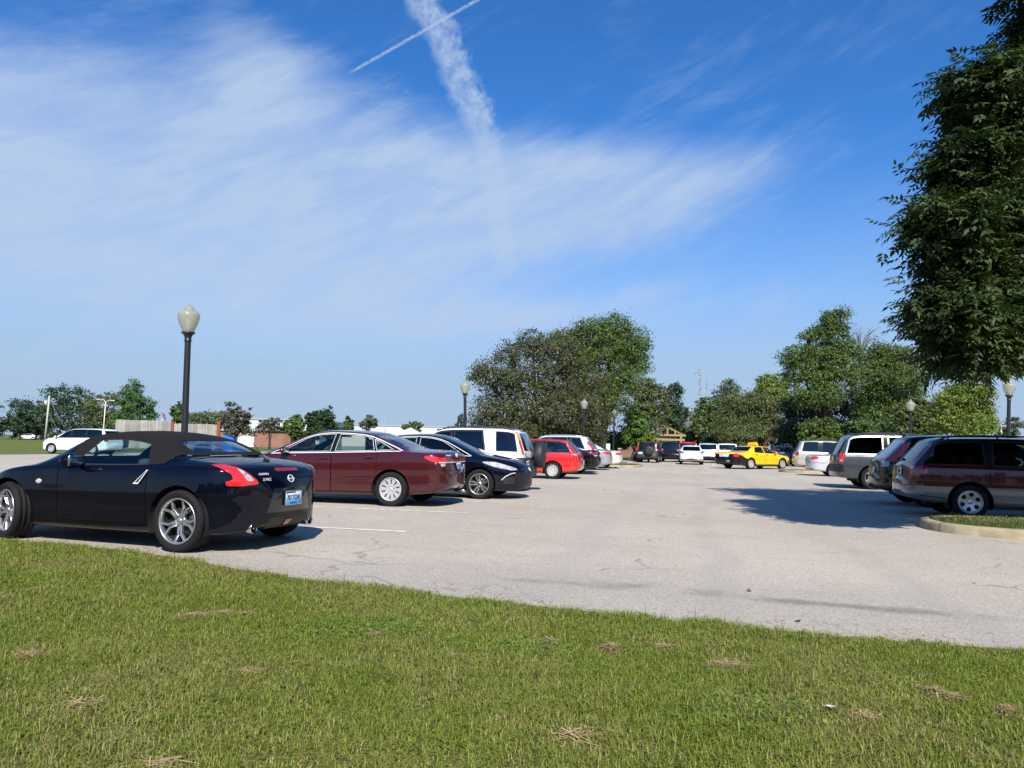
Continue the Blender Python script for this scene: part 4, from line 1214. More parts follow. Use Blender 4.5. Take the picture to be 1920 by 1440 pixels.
# ------------------------------------------------------------------ measuring: the camera model gives real positions for things seen in the photograph
FPX, CAMH, PITCH, ROLL = 1400.0, 1.24, R_(4.62), R_(1.15)
CAMM = Matrix.Rotation(PI/2 + PITCH, 3, 'X') @ Matrix.Rotation(ROLL, 3, 'Z')
def P3(px, py, Y):
    d = CAMM @ Vector(((px - 960)/FPX, -(py - 720)/FPX, -1.0)); d *= Y / d.y
    return Vector((d.x, d.y, d.z + CAMH))

# ------------------------------------------------------------------ vegetation
LEAFK = 1.75
def foliage(name, c1, c2, c3=None, tr=0.30, rough=.55):
    if name in _mc: return _mc[name]
    m, nt, b, out = mat(name)
    c1, c2, c3 = [tuple(v*LEAFK for v in c) for c in (c1, c2, c3 or c2)]
    geo = nt.new('ShaderNodeNewGeometry')
    rnd = geo.outputs['Random Per Island']
    tc = nt.new('ShaderNodeTexCoord').outputs['Object']
    n = nt.noise(tc, .9, 3)
    f = nt.math('ADD', nt.math('MULTIPLY', rnd, .6), nt.math('MULTIPLY', nt.ss(n, .3, .7), .4))
    c = nt.ramp(f, [(0.0, c1), (0.6, c2), (1.0, c3 or c2)])
    nt.l.new(c, b.inputs['Base Color']); bs(b, rough=rough, spec=.4)
    t = nt.new('ShaderNodeBsdfTranslucent'); nt.l.new(c, t.inputs[0])
    mx = nt.new('ShaderNodeMixShader'); mx.inputs[0].default_value = tr
    nt.l.new(b.outputs[0], mx.inputs[1]); nt.l.new(t.outputs[0], mx.inputs[2]); nt.l.new(mx.outputs[0], out.inputs[0])
    _mc[name] = m
    return m
BARK = simple('bark', (0.034, 0.029, 0.024), .9, var=.5, scale=14, bump=.5)
BARKG = simple('bark_grey', (0.16, 0.145, 0.125), .9, var=.4, scale=14)

def unit(a): return a / (np.linalg.norm(a, axis=1, keepdims=True) + 1e-9)

def leaf_quads(C, N, L, asp):
    """one folded diamond per leaf"""
    n = len(C)
    a = unit(np.cross(N, rng.normal(size=(n, 3)))); b = np.cross(N, a)
    L = L[:, None]
    V = np.stack([C - a*L*.5, C + b*L*.5*asp - N*L*.08, C + a*L*.55, C - b*L*.5*asp - N*L*.08], 1).reshape(-1, 3)
    F = np.arange(4*n).reshape(-1, 4)
    return V, F

def crown_points(blobs, n, clump, per=34, deep=.35, low=-.75):
    B = np.array(blobs, float)      # x y z rx ry rz
    A = (B[:, 3]*B[:, 5] + B[:, 3]*B[:, 4] + B[:, 4]*B[:, 5])
    k = max(8, n // per)
    bi = rng.choice(len(B), k*3, p=A/A.sum())
    d = unit(rng.normal(size=(k*3, 3)))
    keep = d[:, 2] > low
    rad = 1.04 - deep*rng.random(k*3)**1.6
    inner = rng.random(k*3) < .22
    rad[inner] *= rng.uniform(.35, .8, inner.sum())
    c = B[bi, :3] + d*B[bi, 3:]*rad[:, None]
    dep = np.full(len(c), 9.)
    for q in range(len(B)):
        dd = np.linalg.norm((c - B[q, :3]) / B[q, 3:], axis=1); dd[bi == q] = 9
        dep = np.minimum(dep, dd)
    keep &= (dep > .66) | (rng.random(len(c)) < .15)
    c, d = c[keep][:k], d[keep][:k]
    w = np.repeat(np.arange(len(c)), per)
    sz = clump*rng.uniform(.5, 1.3, len(c))
    P = c[w] + rng.normal(size=(len(w), 3))*sz[w][:, None]*[.42, .42, .28]
    N = unit(d[w]*.55 + rng.normal(size=(len(w), 3))*.55 + [0, 0, .45])
    return c, P, N

def trunk_mesh(base, r, blobs, cl=None, fork=.45, nb=3, wob=.12):
    mb = MB(); base = Vector(base)
    zt = min(b[2] for b in blobs)
    cen = Vector(np.mean([b[:3] for b in blobs], 0))
    f = Vector((base.x*.6 + cen.x*.4, base.y*.6 + cen.y*.4, max(zt*fork, base.z + .8)))
    mb.tube([base - Vector((0, 0, .15)), base + Vector((0, 0, .12)), base.lerp(f, .5) + Vector((rng.normal()*r*.4, 0, 0)), f], [r*1.5, r*1.1, r*.95, r*.85], 9)
    for b in blobs:
        t = Vector(b[:3]); m = f.lerp(t, .5) + Vector((rng.normal()*wob*b[3], rng.normal()*wob*b[3], b[5]*.15))
        rr = r*min(.65, .25 + .4*b[3]/(2.0 + b[3]))
        mb.tube([f - Vector((0, 0, .1)), m, t], [rr, rr*.7, rr*.38], 7)
        for _ in range(nb):
            d = Vector(rng.normal(size=3)); d.z = abs(d.z)*.8; d.normalize()
            e = t + Vector((d.x*b[3], d.y*b[4], d.z*b[5]))*.85
            s0 = m.lerp(t, rng.uniform(.3, 1))
            mb.tube([s0, s0.lerp(e, .5) + Vector((0, 0, .06*b[5])), e], [rr*.36, rr*.22, rr*.07], 5)
    return mb

def tree(name, base, blobs, r, n, leaf, m, label, cat='tree', group=None, clump=None, asp=.62, bark=BARK, deep=.35, low=-.75, per=34, trunk=True):
    root = thing(name, base, 0, label, cat, group)
    b0 = np.array(base, float)
    bl = [(b[0]-b0[0], b[1]-b0[1], b[2]-b0[2], b[3], b[4], b[5]) for b in blobs]
    clump = clump or np.mean([b[3] for b in bl])*.34
    c, P, N = crown_points(bl, n, clump, per, deep, low)
    ok = P[:, 2] > .05; P, N = P[ok], N[ok]
    V, F = leaf_quads(P, N, leaf*rng.uniform(.45, 1.25, len(P)), asp)
    if trunk:
        tm = trunk_mesh((0, 0, 0), r, bl)
        if n > 9000:      # twigs out to the leaf clumps
            B = np.array(bl)
            for q in c[rng.choice(len(c), min(len(c), 90), False)]:
                b = B[np.argmin(np.linalg.norm((B[:, :3] - q)/B[:, 3:], axis=1))]
                a = Vector(b[:3]); e = Vector(q); tm.tube([a, a.lerp(e, .55) + Vector(rng.normal(size=3))*.12*b[3], e + (e - a)*.08], [r*.16, r*.09, r*.03], 4)
        tm.build('trunk', bark, root)
    link('crown', np_mesh('crown', V, F), m, root)
    return root

def px_blobs(lst, Y, dz=1.0, jit=.12):
    """(px, py, rx, ry) in photograph pixels at distance Y -> ellipsoids"""
    o = []; s = Y / FPX
    for px, py, rx, ry in lst:
        p = P3(px, py, Y + rng.uniform(-1, 1)*rx*s*.5)
        o.append((p.x, p.y, p.z, rx*s, rx*s*dz, ry*s))
    return o

def auto_blobs(cx, top, hw, bot, k=9, shape='round'):
    """lumpy crown inside an outline"""
    o = []; h = bot - top
    for i in range(k):
        t = (i + .5)/k
        if shape == 'cone': w = hw*(.18 + .82*t)
        elif shape == 'flat': w = hw
        else: w = hw*math.sin(PI*(.16 + .72*t))**.8
        rx = max(hw*.30, w*.52); ry = h*.22
        y = top + ry*.9 + t*(h - ry*1.6)
        x = cx + (rng.uniform(-1, 1))*(max(w - rx, 0)) if i else cx
        o.append((x, y, rx, ry))
    return o

def px_tree(name, cx, top, hw, bot, Y, m, label, n=6000, leaf=.25, k=9, shape='round', r=.25, group=None, blobs=None, jit=0, **kw):
    bl = px_blobs(blobs or auto_blobs(cx, top, hw, bot, k, shape), Y)
    p = P3(cx, bot, Y)
    return tree(name, (p.x, Y, 0), bl, r, n, leaf, m, label, 'tree', group, **kw)

def vegetation():
    DK = foliage('leaves_dark', (.012,.026,.012), (.026,.050,.020), (.040,.070,.026))
    MID = foliage('leaves_mid', (.028,.048,.010), (.052,.084,.016), (.080,.116,.024))
    BRT = foliage('leaves_bright', (.034,.070,.012), (.062,.112,.020), (.095,.150,.030))
    OLV = foliage('leaves_olive', (.026,.030,.011), (.052,.057,.020), (.082,.086,.032))
    OLG = foliage('leaves_olive_green', (.030,.045,.013), (.066,.080,.024), (.105,.110,.036))
    YEL = foliage('leaves_yellow_green', (.042,.072,.010), (.088,.122,.017), (.140,.170,.028))
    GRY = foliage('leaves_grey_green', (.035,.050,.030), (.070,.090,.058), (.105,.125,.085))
    BRN = foliage('leaves_brown_green', (.035,.032,.018), (.062,.058,.030), (.085,.078,.042))
    gl = 'trees along the far left of the lawn'; gc = 'trees behind the parked cars'
    # far left
    px_tree('conifer_tree', -12, 728, 26, 815, 175, DK, 'dark conifer cut off by the left picture edge', 2500, .55, group=gl, shape='cone')
    px_tree('broadleaf_tree', 38, 746, 48, 812, 178, DK, 'low dark spreading tree above the distant white sedan', 5000, .5, shape='flat', group=gl)
    px_tree('broadleaf_tree', 68, 752, 30, 815, 182, BRN, 'brownish low tree just left of the utility pole', 3500, .5, group=gl, shape='flat')
    px_tree('broadleaf_tree', 128, 722, 52, 812, 165, DK, 'big dark rounded tree right behind the utility pole', 9000, .5, group=gl, blobs=[(128,748,40,26),(105,762,26,24),(150,765,34,28),(125,785,46,24),(165,785,26,22),(100,790,22,18)])
    px_tree('broadleaf_tree', 190, 738, 34, 812, 160, OLG, 'olive tree with yellowish leaves behind the white double-arm lamp', 5500, .45, group=gl, blobs=[(182,758,24,20),(205,752,20,14),(190,785,30,22),(210,790,22,20)])
    px_tree('evergreen_tree', 250, 713, 36, 812, 125, foliage('leaves_evergreen', (.020,.050,.010), (.040,.090,.018), (.065,.120,.025)), 'tall pointed bright green evergreen left of the plank fence', 12000, .32, group=gl, clump=.8,
            blobs=[(250,728,16,18),(245,745,24,20),(255,762,32,20),(240,778,26,18),(262,785,30,20),(247,800,36,16)])
    px_tree('shrub', 284, 768, 12, 808, 125, DK, 'small dark bush at the right foot of the pointed evergreen', 1500, .3, k=4, group=gl)
    px_tree('broadleaf_tree', 332, 752, 24, 808, 130, MID, 'round green tree behind the black lamp post nearest the convertible', 5000, .34, group=gl, k=7)
    px_tree('broadleaf_tree', 385, 774, 42, 802, 150, OLG, 'flat-topped olive tree above the right end of the plank fence', 4500, .38, group=gl, blobs=[(360,785,22,10),(388,783,26,10),(412,788,20,10),(378,795,36,9)])
    px_tree('pine_tree', 441, 752, 26, 822, 105, BRN, 'scraggly brown-green pine with a dark top near the brick building', 5500, .3, group=gl, blobs=[(432,768,16,14),(445,782,24,12),(463,775,7,12),(440,796,28,12),(452,808,26,12)])
    px_tree('young_tree', 506, 785, 24, 818, 92, BRN, 'small open-crowned tree on a bare trunk on the lawn', 2800, .24, group=gl, r=.16, blobs=[(500,796,18,9),(515,792,14,8),(506,805,24,8)])
    for i, (cx, top, hw, lb) in enumerate(((556, 777, 30, 'leftmost tree of the dark clump on the lawn'), (618, 762, 36, 'tallest round tree in the middle of the lawn clump'), (652, 780, 17, 'small tree at the right end of the lawn clump'), (590, 770, 24, 'dark tree filling the middle of the lawn clump'))):
        px_tree('broadleaf_tree', cx, top, hw, 826, 98 + 4*(i % 3), [MID, DK, MID, DK][i], lb, 6500, .27, group='clump of trees on the lawn', k=8)
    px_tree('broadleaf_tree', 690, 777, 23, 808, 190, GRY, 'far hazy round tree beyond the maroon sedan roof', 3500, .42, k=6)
    px_tree('broadleaf_tree', 776, 787, 23, 816, 150, MID, 'small dark tree above the white tent roof', 3000, .36, k=6)
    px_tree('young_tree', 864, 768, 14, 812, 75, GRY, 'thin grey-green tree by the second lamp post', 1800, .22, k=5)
    px_tree('broadleaf_tree', 842, 799, 8, 808, 220, DK, 'tiny far tree above the blue container', 600, .4, k=4)
    # the closed dark belt of wood under the far-left trees
    bl = []
    for k in range(22):
        p = P3(-60 + k*13, 800, 200); bl.append((p.x, 200 + rng.uniform(-3, 3), rng.uniform(1.6, 3.2), 2.6, 2.0, rng.uniform(1.8, 3.4)))
    c, P, N = crown_points(bl, 9000, 1.0)
    P[:, 2] = np.maximum(P[:, 2], .1); V, F = leaf_quads(P, N, rng.uniform(.4, .8, len(P)), .7)
    tag(link('treeline', np_mesh('treeline', V, F), DK), 'low dark belt of wood on the horizon at the far left', 'treeline', kind='stuff')
    # centre mass
    px_tree('broadleaf_tree', 1005, 620, 140, 838, 54, OLV, 'huge brownish olive tree above the white off-roader and red estate car', 72000, 0.155, group=gc, r=.42, clump=.62, deep=.5, low=-.9,
            blobs=[(955,665,26,26),(1000,650,36,30),(1050,665,40,40),(940,710,48,40),(905,700,30,26),(1010,720,60,50),(1085,715,52,45),(985,775,75,45),(1065,775,70,45),(925,775,42,36),(900,800,22,16),(1110,780,45,40),(1000,815,70,25),(1080,815,60,25)])
    px_tree('broadleaf_tree', 1130, 587, 95, 835, 63, MID, 'tall bright green tree behind the huge olive tree', 52000, 0.17, group=gc, r=.42, clump=.7, deep=.5,
            blobs=[(1150,622,38,32),(1110,625,38,28),(1065,640,40,26),(1185,645,34,34),(1140,665,56,40),(1190,680,30,30),(1090,680,40,34),(1160,715,42,36),(1120,750,50,40)])
    px_tree('broadleaf_tree', 1188, 760, 34, 842, 66, BRT, 'low bright green tree behind the fourth lamp post', 9000, .2, group=gc, k=8)
    px_tree('broadleaf_tree', 1212, 708, 44, 838, 72, OLG, 'rounded dull green tree left of the timber gable', 14000, .22, group=gc, blobs=[(1205,730,32,22),(1225,745,30,24),(1200,765,34,26),(1230,780,26,28),(1205,800,40,28)])
    px_tree('conifer_tree', 1263, 720, 25, 835, 88, DK, 'dark blue-green conifer behind the timber gable', 9000, .27, group=gc, blobs=[(1263,735,15,16),(1260,755,21,18),(1270,775,21,18),(1258,795,24,20),(1265,815,24,16)])
    px_tree('shrub', 1216, 812, 22, 848, 64, YEL, 'yellow-green shrub between dark blue off-roader and timber gable', 6000, .16, group=gc, k=7, r=.08)
    px_tree('broadleaf_tree', 1338, 742, 36, 838, 86, MID, 'dim green tree just right of the radio mast', 9000, .26, group=gc, blobs=[(1325,762,22,18),(1345,775,28,22),(1320,795,26,20),(1350,805,30,22)])
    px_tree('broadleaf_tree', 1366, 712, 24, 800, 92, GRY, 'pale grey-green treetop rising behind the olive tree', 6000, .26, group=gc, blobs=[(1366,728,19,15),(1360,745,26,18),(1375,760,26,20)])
    px_tree('broadleaf_tree', 1400, 728, 62, 842, 76, OLG, 'broad yellowish olive tree above the taxi', 34000, 0.18, group=gc, deep=.45, blobs=[(1390,755,36,24),(1425,760,32,26),(1370,785,32,26),(1410,790,46,30),(1445,790,24,26),(1385,815,48,22),(1430,815,36,22)])
    px_tree('broadleaf_tree', 1448, 702, 36, 800, 84, YEL, 'yellow-green treetop left of the big dark green tree', 11000, .24, group=gc, blobs=[(1440,722,24,18),(1462,718,22,16),(1450,745,32,24),(1468,760,24,22)])
    t = px_tree('broadleaf_tree', 1545, 572, 85, 838, 58, MID, 'tall spire-topped green tree behind the champagne off-roader', 40000, 0.165, group=gc, r=.24, clump=.6, deep=.5,
            blobs=[(1578,588,13,14),(1555,600,16,16),(1545,625,26,20),(1575,620,18,20),(1515,632,14,10),(1500,672,38,24),(1550,665,42,32),(1520,705,48,30),(1575,700,40,34),(1590,660,24,26),(1530,745,44,30)])
    px_tree('broadleaf_tree', 1668, 642, 75, 838, 60, MID, 'wide green tree with bare dead twigs at its top left', 44000, 0.165, group=gc, r=.4, clump=.65, deep=.5,
            blobs=[(1650,668,28,24),(1685,672,30,24),(1632,690,32,28),(1675,705,42,32),(1712,705,22,26),(1640,735,44,34),(1700,745,34,32),(1660,775,56,34)])
    root = bpy.context.scene.objects.get('broadleaf_tree')
    dead = [o for o in bpy.data.objects if o.get('label', '').startswith('wide green tree with bare')][0]
    mb = MB(); p0 = P3(1612, 665, 60) - dead.location
    for i in range(26):
        a = rng.uniform(-.35, .95); h = rng.uniform(1.6, 3.1)
        e = p0 + Vector((math.sin(a)*h, rng.normal()*.3, math.cos(a)*h)); m = p0.lerp(e, .5) + Vector((-.12*math.sin(a)*h, 0, .12*h))
        mb.tube([p0 + Vector((rng.normal()*.2, 0, -.6)), m, e], [.035, .02, .006], 4)
        for _ in range(2):
            q = m.lerp(e, rng.uniform(.1, .8)); mb.tube([q, q + Vector((rng.normal()*.35, rng.normal()*.2, rng.uniform(.2, .6)))], [.010, .004], 3)
    mb.build('dead_branches', BARKG, dead)
    px_tree('broadleaf_tree', 1560, 728, 75, 842, 66, DK, 'dense dark shaded tree behind champagne and silver cars', 26000, 0.19, group=gc, blobs=[(1500,765,36,26),(1545,755,44,28),(1590,760,40,30),(1520,800,50,30),(1580,805,50,30),(1490,810,30,24)])
    px_tree('broadleaf_tree', 1640, 770, 55, 842, 56, foliage('leaves_mid_b', (.020,.045,.012), (.044,.080,.022), (.070,.110,.030)), 'low leafy tree above the graphite off-roader', 15000, .19, group=gc, k=9)
    px_tree('broadleaf_tree', 1722, 745, 50, 842, 52, OLG, 'olive green tree behind the fifth lamp post', 15000, .19, group=gc, k=9)
    px_tree('broadleaf_tree', 1810, 713, 58, 838, 46, YEL, 'bright yellow-green tree under the overhanging ash branches', 26000, 0.15, group=gc, r=.18, clump=.45, deep=.5,
            blobs=[(1805,735,30,20),(1835,740,24,18),(1780,760,28,22),(1820,765,36,24),(1775,790,28,22),(1815,800,40,24),(1850,795,20,18)])
    for k, (cx, top, hw, Y, mm, lb) in enumerate(((1480, 790, 40, 70, OLG, 'low olive bush behind the taxi bonnet'), (1530, 785, 45, 64, DK, 'dark low bush behind the champagne off-roader roof'), (1605, 785, 45, 64, MID, 'mid green low bush left of the graphite off-roader roof'), (1548, 782, 50, 55, MID, 'leafy low bush right behind the champagne off-roader'), (1690, 790, 45, 58, OLG, 'low bush below the olive green tree and black crossover roof'), (1290, 800, 34, 90, MID, 'low bush in the gap under the radio mast'), (1345, 805, 40, 82, DK, 'dark low bush behind the pale minivans'), (1150, 808, 40, 70, DK, 'dark low bush behind the white sign'), (1395, 808, 40, 70, OLG, 'low olive bush behind the taxi roof sign'))):
        px_tree('shrub', cx, top, hw, 846, Y, mm, lb, 6500, .2, k=8, r=.08, group='low bushes under the far trees', shape='flat')
    px_tree('broadleaf_tree', 1900, 780, 30, 822, 150, GRY, 'far bluish tree at the right picture edge', 4000, .35, k=6)
    px_tree('shrub', 1875, 808, 26, 842, 60, MID, 'low bush beside the brick wall at the right edge', 3500, .18, k=5)

def ash_tree():
    """the near ash: compound leaves of seven leaflets on twigs"""
    base = Vector((*lot(13.7, 8.4), .12))
    root = thing('ash_tree', base, 0, 'large dark leafy ash tree overhanging from the right picture edge', 'tree')
    lobes = []
    for px, py, rr, Y in ((1838,165,58,9.9),(1882,240,72,10.3),(1815,300,60,9.8),(1775,412,56,9.5),(1842,400,80,10),(1788,578,60,9.5),(1805,492,52,9.7),(1835,590,92,10.2),(1808,650,46,9.8),(1848,652,46,9.9),(1915,632,42,10.2),(1908,330,95,10.8),(1925,470,112,11),(1940,555,88,11),(1935,160,62,10.8),(1968,50,55,11)):
        Y += .4; p = P3(px, py, Y); s = Y/FPX
        lobes.append((p.x, p.y, p.z, rr*s*.80, rr*s*1.1, rr*s*.80))
    n0 = len(lobes)
    lobes += [(8.7, 10.6, 8.7, 1.0, 1.1, .9), (8.6, 10.8, 9.9, 1.0, 1.2, .9), (9.6, 11, 9.6, 1.2, 1.2, 1.0)]
    lobes += [(9.2 + .85*i, 10.6 + .5*(i % 3), 4.2 + .9*(i % 2), 1.15, 1.2, .95) for i in range(6)] + [(9.0 + 1.0*i, 10.2 + .6*(i % 2), 6.2, 1.1, 1.2, .9) for i in range(5)]
    bx, by = base.x, base.y
    for i in range(26):
        a = rng.uniform(0, 2*PI); h = rng.uniform(3.4, 8.4)
        R = 3.1*math.sqrt(max(.12, 1 - ((h - 5.0)/4.2)**2))
        x = bx + R*.72*math.cos(a) + .5; y = by + R*.72*math.sin(a) + .4
        if x / y < .78: x = y*.78 + 1.0
        lobes.append((x, y, h, 1.25, 1.25, 1.0))
    for l in list(lobes[:n0]):      # smaller sprays standing proud of the main lobes
        for _ in range(3):
            d = rng.normal(size=3); d /= np.linalg.norm(d); f = rng.uniform(.22, .40)
            lobes.append((l[0] + d[0]*l[3]*.8 + .05, l[1] + d[1]*l[4]*.8, l[2] + d[2]*l[5]*.85, l[3]*f, l[3]*f, l[3]*f*.8))
    lobes = lobes[:n0] + lobes[-3*n0:] + lobes[n0:-3*n0]
    L = [(l[0]-base.x, l[1]-base.y, l[2]-base.z, l[3], l[4], l[5]) for l in lobes]
    c, P, N = crown_points(L[:4*n0], 31000, .40, 6, .70, -.97)
    c2, P2, N2 = crown_points(L[4*n0:], 27000, .40, 6, .6, -.97)
    c = np.concatenate([c, c2]); sc = np.r_[np.ones(len(P)), np.full(len(P2), 1.5)]; P = np.concatenate([P, P2]); N = np.concatenate([N, N2])
    # every point carries one compound leaf
    n = len(P); out = unit(N*[1, 1, .3] + rng.normal(size=(n, 3))*.35)
    ax = unit(out*[1, 1, .5] + [0, 0, -.35] + rng.normal(size=(n, 3))*.25)          # rachis direction, drooping
    nn = unit(np.cross(ax, np.cross([0, 0, 1.], ax)) + rng.normal(size=(n, 3))*.30)
    sd = np.cross(nn, ax)
    Vs = []; 
    for j in range(7):
        t = [0.35, 0.35, .6, .6, .85, .85, 1.0][j]; sg = [1, -1, 1, -1, 1, -1, 0][j]
        ln = (.120 if sg == 0 else .108)*(sc*rng.uniform(.75, 1.2, n))[:, None]
        o = P + ax*(.23*t)*sc[:, None]
        d = unit(ax*(.55 if sg else 1.0) + sd*sg*.85 + rng.normal(size=(n, 3))*.12 + [0, 0, -.22])
        wv = unit(np.cross(nn, d) + rng.normal(size=(n, 3))*.15); nz = np.cross(d, wv)
        W = ln*.19
        Vs.append(np.stack([o, o + d*ln*.40 + wv*W + nz*W*.25, o + d*ln - nz*ln*.10, o + d*ln*.40 - wv*W + nz*W*.25], 1))
    V = np.concatenate(Vs).reshape(-1, 3); F = np.arange(len(V)).reshape(-1, 4)
    M = foliage('leaves_ash', (.010,.020,.004), (.021,.037,.007), (.039,.059,.011), tr=.22, rough=.62)
    link('crown', np_mesh('crown', V, F), M, root)
    mb = trunk_mesh((0, 0, -.1), .17, L[:n0:2] + L[4*n0+3::5], fork=.85, nb=4)
    mb.build('trunk', BARK, root)

# ------------------------------------------------------------------ ground
EDGE = [(-60, 8.0), (-30, 7.9), (-12, 7.5), (-7.9, 7.28), (-6.6, 7.12), (-5.57, 6.92), (-4.7, 6.62), (-3.89, 6.28), (-3.2, 6.10), (-2.6, 5.97), (-1.17, 5.72), (0.02, 5.55), (1.04, 5.45), (2.05, 5.44), (6, 5.4), (14, 5.4), (40, 5.4)]   # (v, u)
def poly_obj(name, pts, z, m, kind='structure'):
    bm = bmesh.new(); vs = [bm.verts.new((p[0], p[1], z)) for p in pts]; f = bm.faces.new(vs)
    bmesh.ops.triangulate(bm, faces=[f]); bm.normal_update()
    for f in bm.faces:
        if f.normal.z < 0: f.normal_flip()
    me = bpy.data.meshes.new(name); bm.to_mesh(me); bm.free()
    return tag(link(name, me, m), kind=kind)

def grass_ground(name, cA, cB, cC, sc=1.0):
    m, nt, b, out = mat(name)
    tc = nt.new('ShaderNodeTexCoord').outputs['Object']
    n1 = nt.noise(tc, .06*sc, 5); n2 = nt.noise(tc, .8*sc, 5, .65); n3 = nt.noise(tc, 9*sc, 4, .7); n4 = nt.noise(tc, 60, 2)
    c = nt.mix(nt.ss(n1, .35, .65), cA, cB)
    c = nt.mix(nt.math('MULTIPLY', nt.ss(n2, .45, .75), .7), c, cC)
    c = nt.mix(nt.ss(n3, .35, .75), c, nt.vmath('MULTIPLY', c, (1.5, 1.45, 1.4)))
    c = nt.mix(nt.ss(n4, .3, .7), nt.vmath('MULTIPLY', c, (.55, .58, .5)), c)
    nt.l.new(c, b.inputs['Base Color']); bs(b, rough=.9, spec=.15)
    nt.l.new(nt.bump(nt.math('ADD', n3, nt.math('MULTIPLY', n4, .5)), .8, .05), b.inputs['Normal'])
    return m

def asphalt():
    m, nt, b, out = mat('pale_asphalt')
    tc = nt.new('ShaderNodeTexCoord').outputs['Object']
    rot = nt.new('ShaderNodeMapping'); rot.inputs['Rotation'].default_value = (0, 0, TH); nt.l.new(tc, rot.inputs[0])
    p = rot.outputs[0]
    sp = nt.new('ShaderNodeSeparateXYZ'); nt.l.new(p, sp.inputs[0]); v, u = sp.outputs[0], sp.outputs[1]
    big = nt.noise(p, .16, 5, .6); mid = nt.noise(p, 1.1, 6, .65)
    st = nt.new('ShaderNodeMapping'); st.inputs['Scale'].default_value = (.35, 2.2, 1); nt.l.new(p, st.inputs[0])
    streak = nt.noise(st.outputs[0], 1.0, 6, .65, .6)
    c = nt.mix(nt.ss(big, .3, .7), (.365, .318, .262), (.430, .378, .312))
    c = nt.mix(nt.math('MULTIPLY', nt.ss(mid, .45, .8), .45), c, (.455, .41, .345))
    c = nt.mix(nt.math('MULTIPLY', nt.ss(streak, .54, .74), .42), c, (.26, .245, .235))
    # coarser, greyer strip of old surface along the lawn edge
    near = nt.ss(nt.math('ADD', u, nt.math('MULTIPLY', nt.math('SUBTRACT', mid, .5), 1.6)), 8.4, 6.2)
    c = nt.mix(nt.math('MULTIPLY', near, .42), c, (.29, .265, .232))
    # the dark seam that runs parallel to the lawn
    line = nt.math('ADD', u, nt.math('MULTIPLY', nt.math('SUBTRACT', nt.noise(p, .8, 4), .5), .55))
    line = nt.math('ABSOLUTE', nt.math('SUBTRACT', line, nt.math('MULTIPLY_ADD', v, -.10, 6.72)))
    lm = nt.math('MULTIPLY', nt.ss(line, .20, .02), nt.ss(nt.noise(p, 1.3, 3), .35, .6))
    c = nt.mix(nt.math('MULTIPLY', nt.math('MULTIPLY', lm, nt.ss(v, -2.2, -.8)), .72), c, (.15, .14, .13))
    # stones
    vor = nt.new('ShaderNodeTexVoronoi'); vor.inputs['Scale'].default_value = 95; nt.l.new(tc, vor.inputs['Vector'])
    stone = nt.new('ShaderNodeSeparateColor'); nt.l.new(vor.outputs['Color'], stone.inputs[0])
    s = nt.ss(stone.outputs[0], .0, 1.0, .74, 1.20)
    cs = nt.vmath('SCALE', c); nt.l.new(s, cs.node.inputs[3])
    pit = nt.ss(nt.noise(tc, 55, 4, .7), .60, .72)
    c = nt.mix(nt.math('MULTIPLY', pit, .42), cs, (.13, .125, .12))
    # cracks
    ve = nt.new('ShaderNodeTexVoronoi', feature='DISTANCE_TO_EDGE'); ve.inputs['Scale'].default_value = .21
    wob = nt.vmath('ADD', p, nt.vmath('SCALE', nt_noise_col(nt, p, 1.6), None)); wob.node.inputs[1].links[0].from_node.inputs[3].default_value = .9
    nt.l.new(wob, ve.inputs['Vector'])
    cr = nt.math('MULTIPLY', nt.ss(ve.outputs[0], .0060, .0015), nt.ss(nt.noise(p, .45, 3), .49, .57))
    c = nt.mix(nt.math('MULTIPLY', cr, .42), c, (.09, .085, .08))
    drip = nt.math('MULTIPLY', nt.ss(nt.noise(p, 2.6, 4, .6), .66, .74), nt.ss(nt.noise(p, .35, 2), .42, .55))
    c = nt.mix(nt.math('MULTIPLY', drip, .5), c, (.15, .14, .13))
    tr = nt.math('ABSOLUTE', nt.math('SUBTRACT', nt.math('ADD', v, nt.math('MULTIPLY', nt.math('SUBTRACT', nt.noise(p, .12, 3), .5), 3.0)), 1.2))
    tr = nt.math('ADD', nt.ss(nt.math('ABSOLUTE', nt.math('SUBTRACT', tr, .85)), .34, .05), nt.math('MULTIPLY', nt.ss(nt.math('ABSOLUTE', nt.math('SUBTRACT', tr, 2.6)), .4, .05), .7))
    c = nt.mix(nt.math('MULTIPLY', nt.math('MULTIPLY', tr, nt.ss(mid, .25, .7)), .32), c, (.24, .225, .205))
    oil = nt.math('MULTIPLY', nt.ss(nt.noise(p, .55, 4), .64, .76), .35)
    c = nt.mix(oil, c, (.20, .19, .18))
    nt.l.new(c, b.inputs['Base Color']); bs(b, rough=.88, spec=.25)
    nt.l.new(nt.bump(nt.math('ADD', stone.outputs[0], nt.math('MULTIPLY', pit, -1.2)), .35, .006), b.inputs['Normal'])
    return m
def nt_noise_col(nt, v, sc):
    nd = nt.new('ShaderNodeTexNoise'); nt.l.new(v, nd.inputs['Vector']); nd.inputs['Scale'].default_value = sc
    return nd.outputs[1]

def worn_line():
    m, nt, b, out = mat('worn_white_paint')
    tc = nt.new('ShaderNodeTexCoord').outputs['Object']
    n = nt.noise(tc, 7, 6, .7); n2 = nt.noise(tc, 60, 3, .7)
    f = nt.ss(nt.math('ADD', nt.math('MULTIPLY', n, .7), nt.math('MULTIPLY', n2, .3)), .40, .56)
    nt.l.new(nt.mix(f, (.42, .38, .33), (.72, .71, .68)), b.inputs['Base Color']); bs(b, rough=.8)
    return m

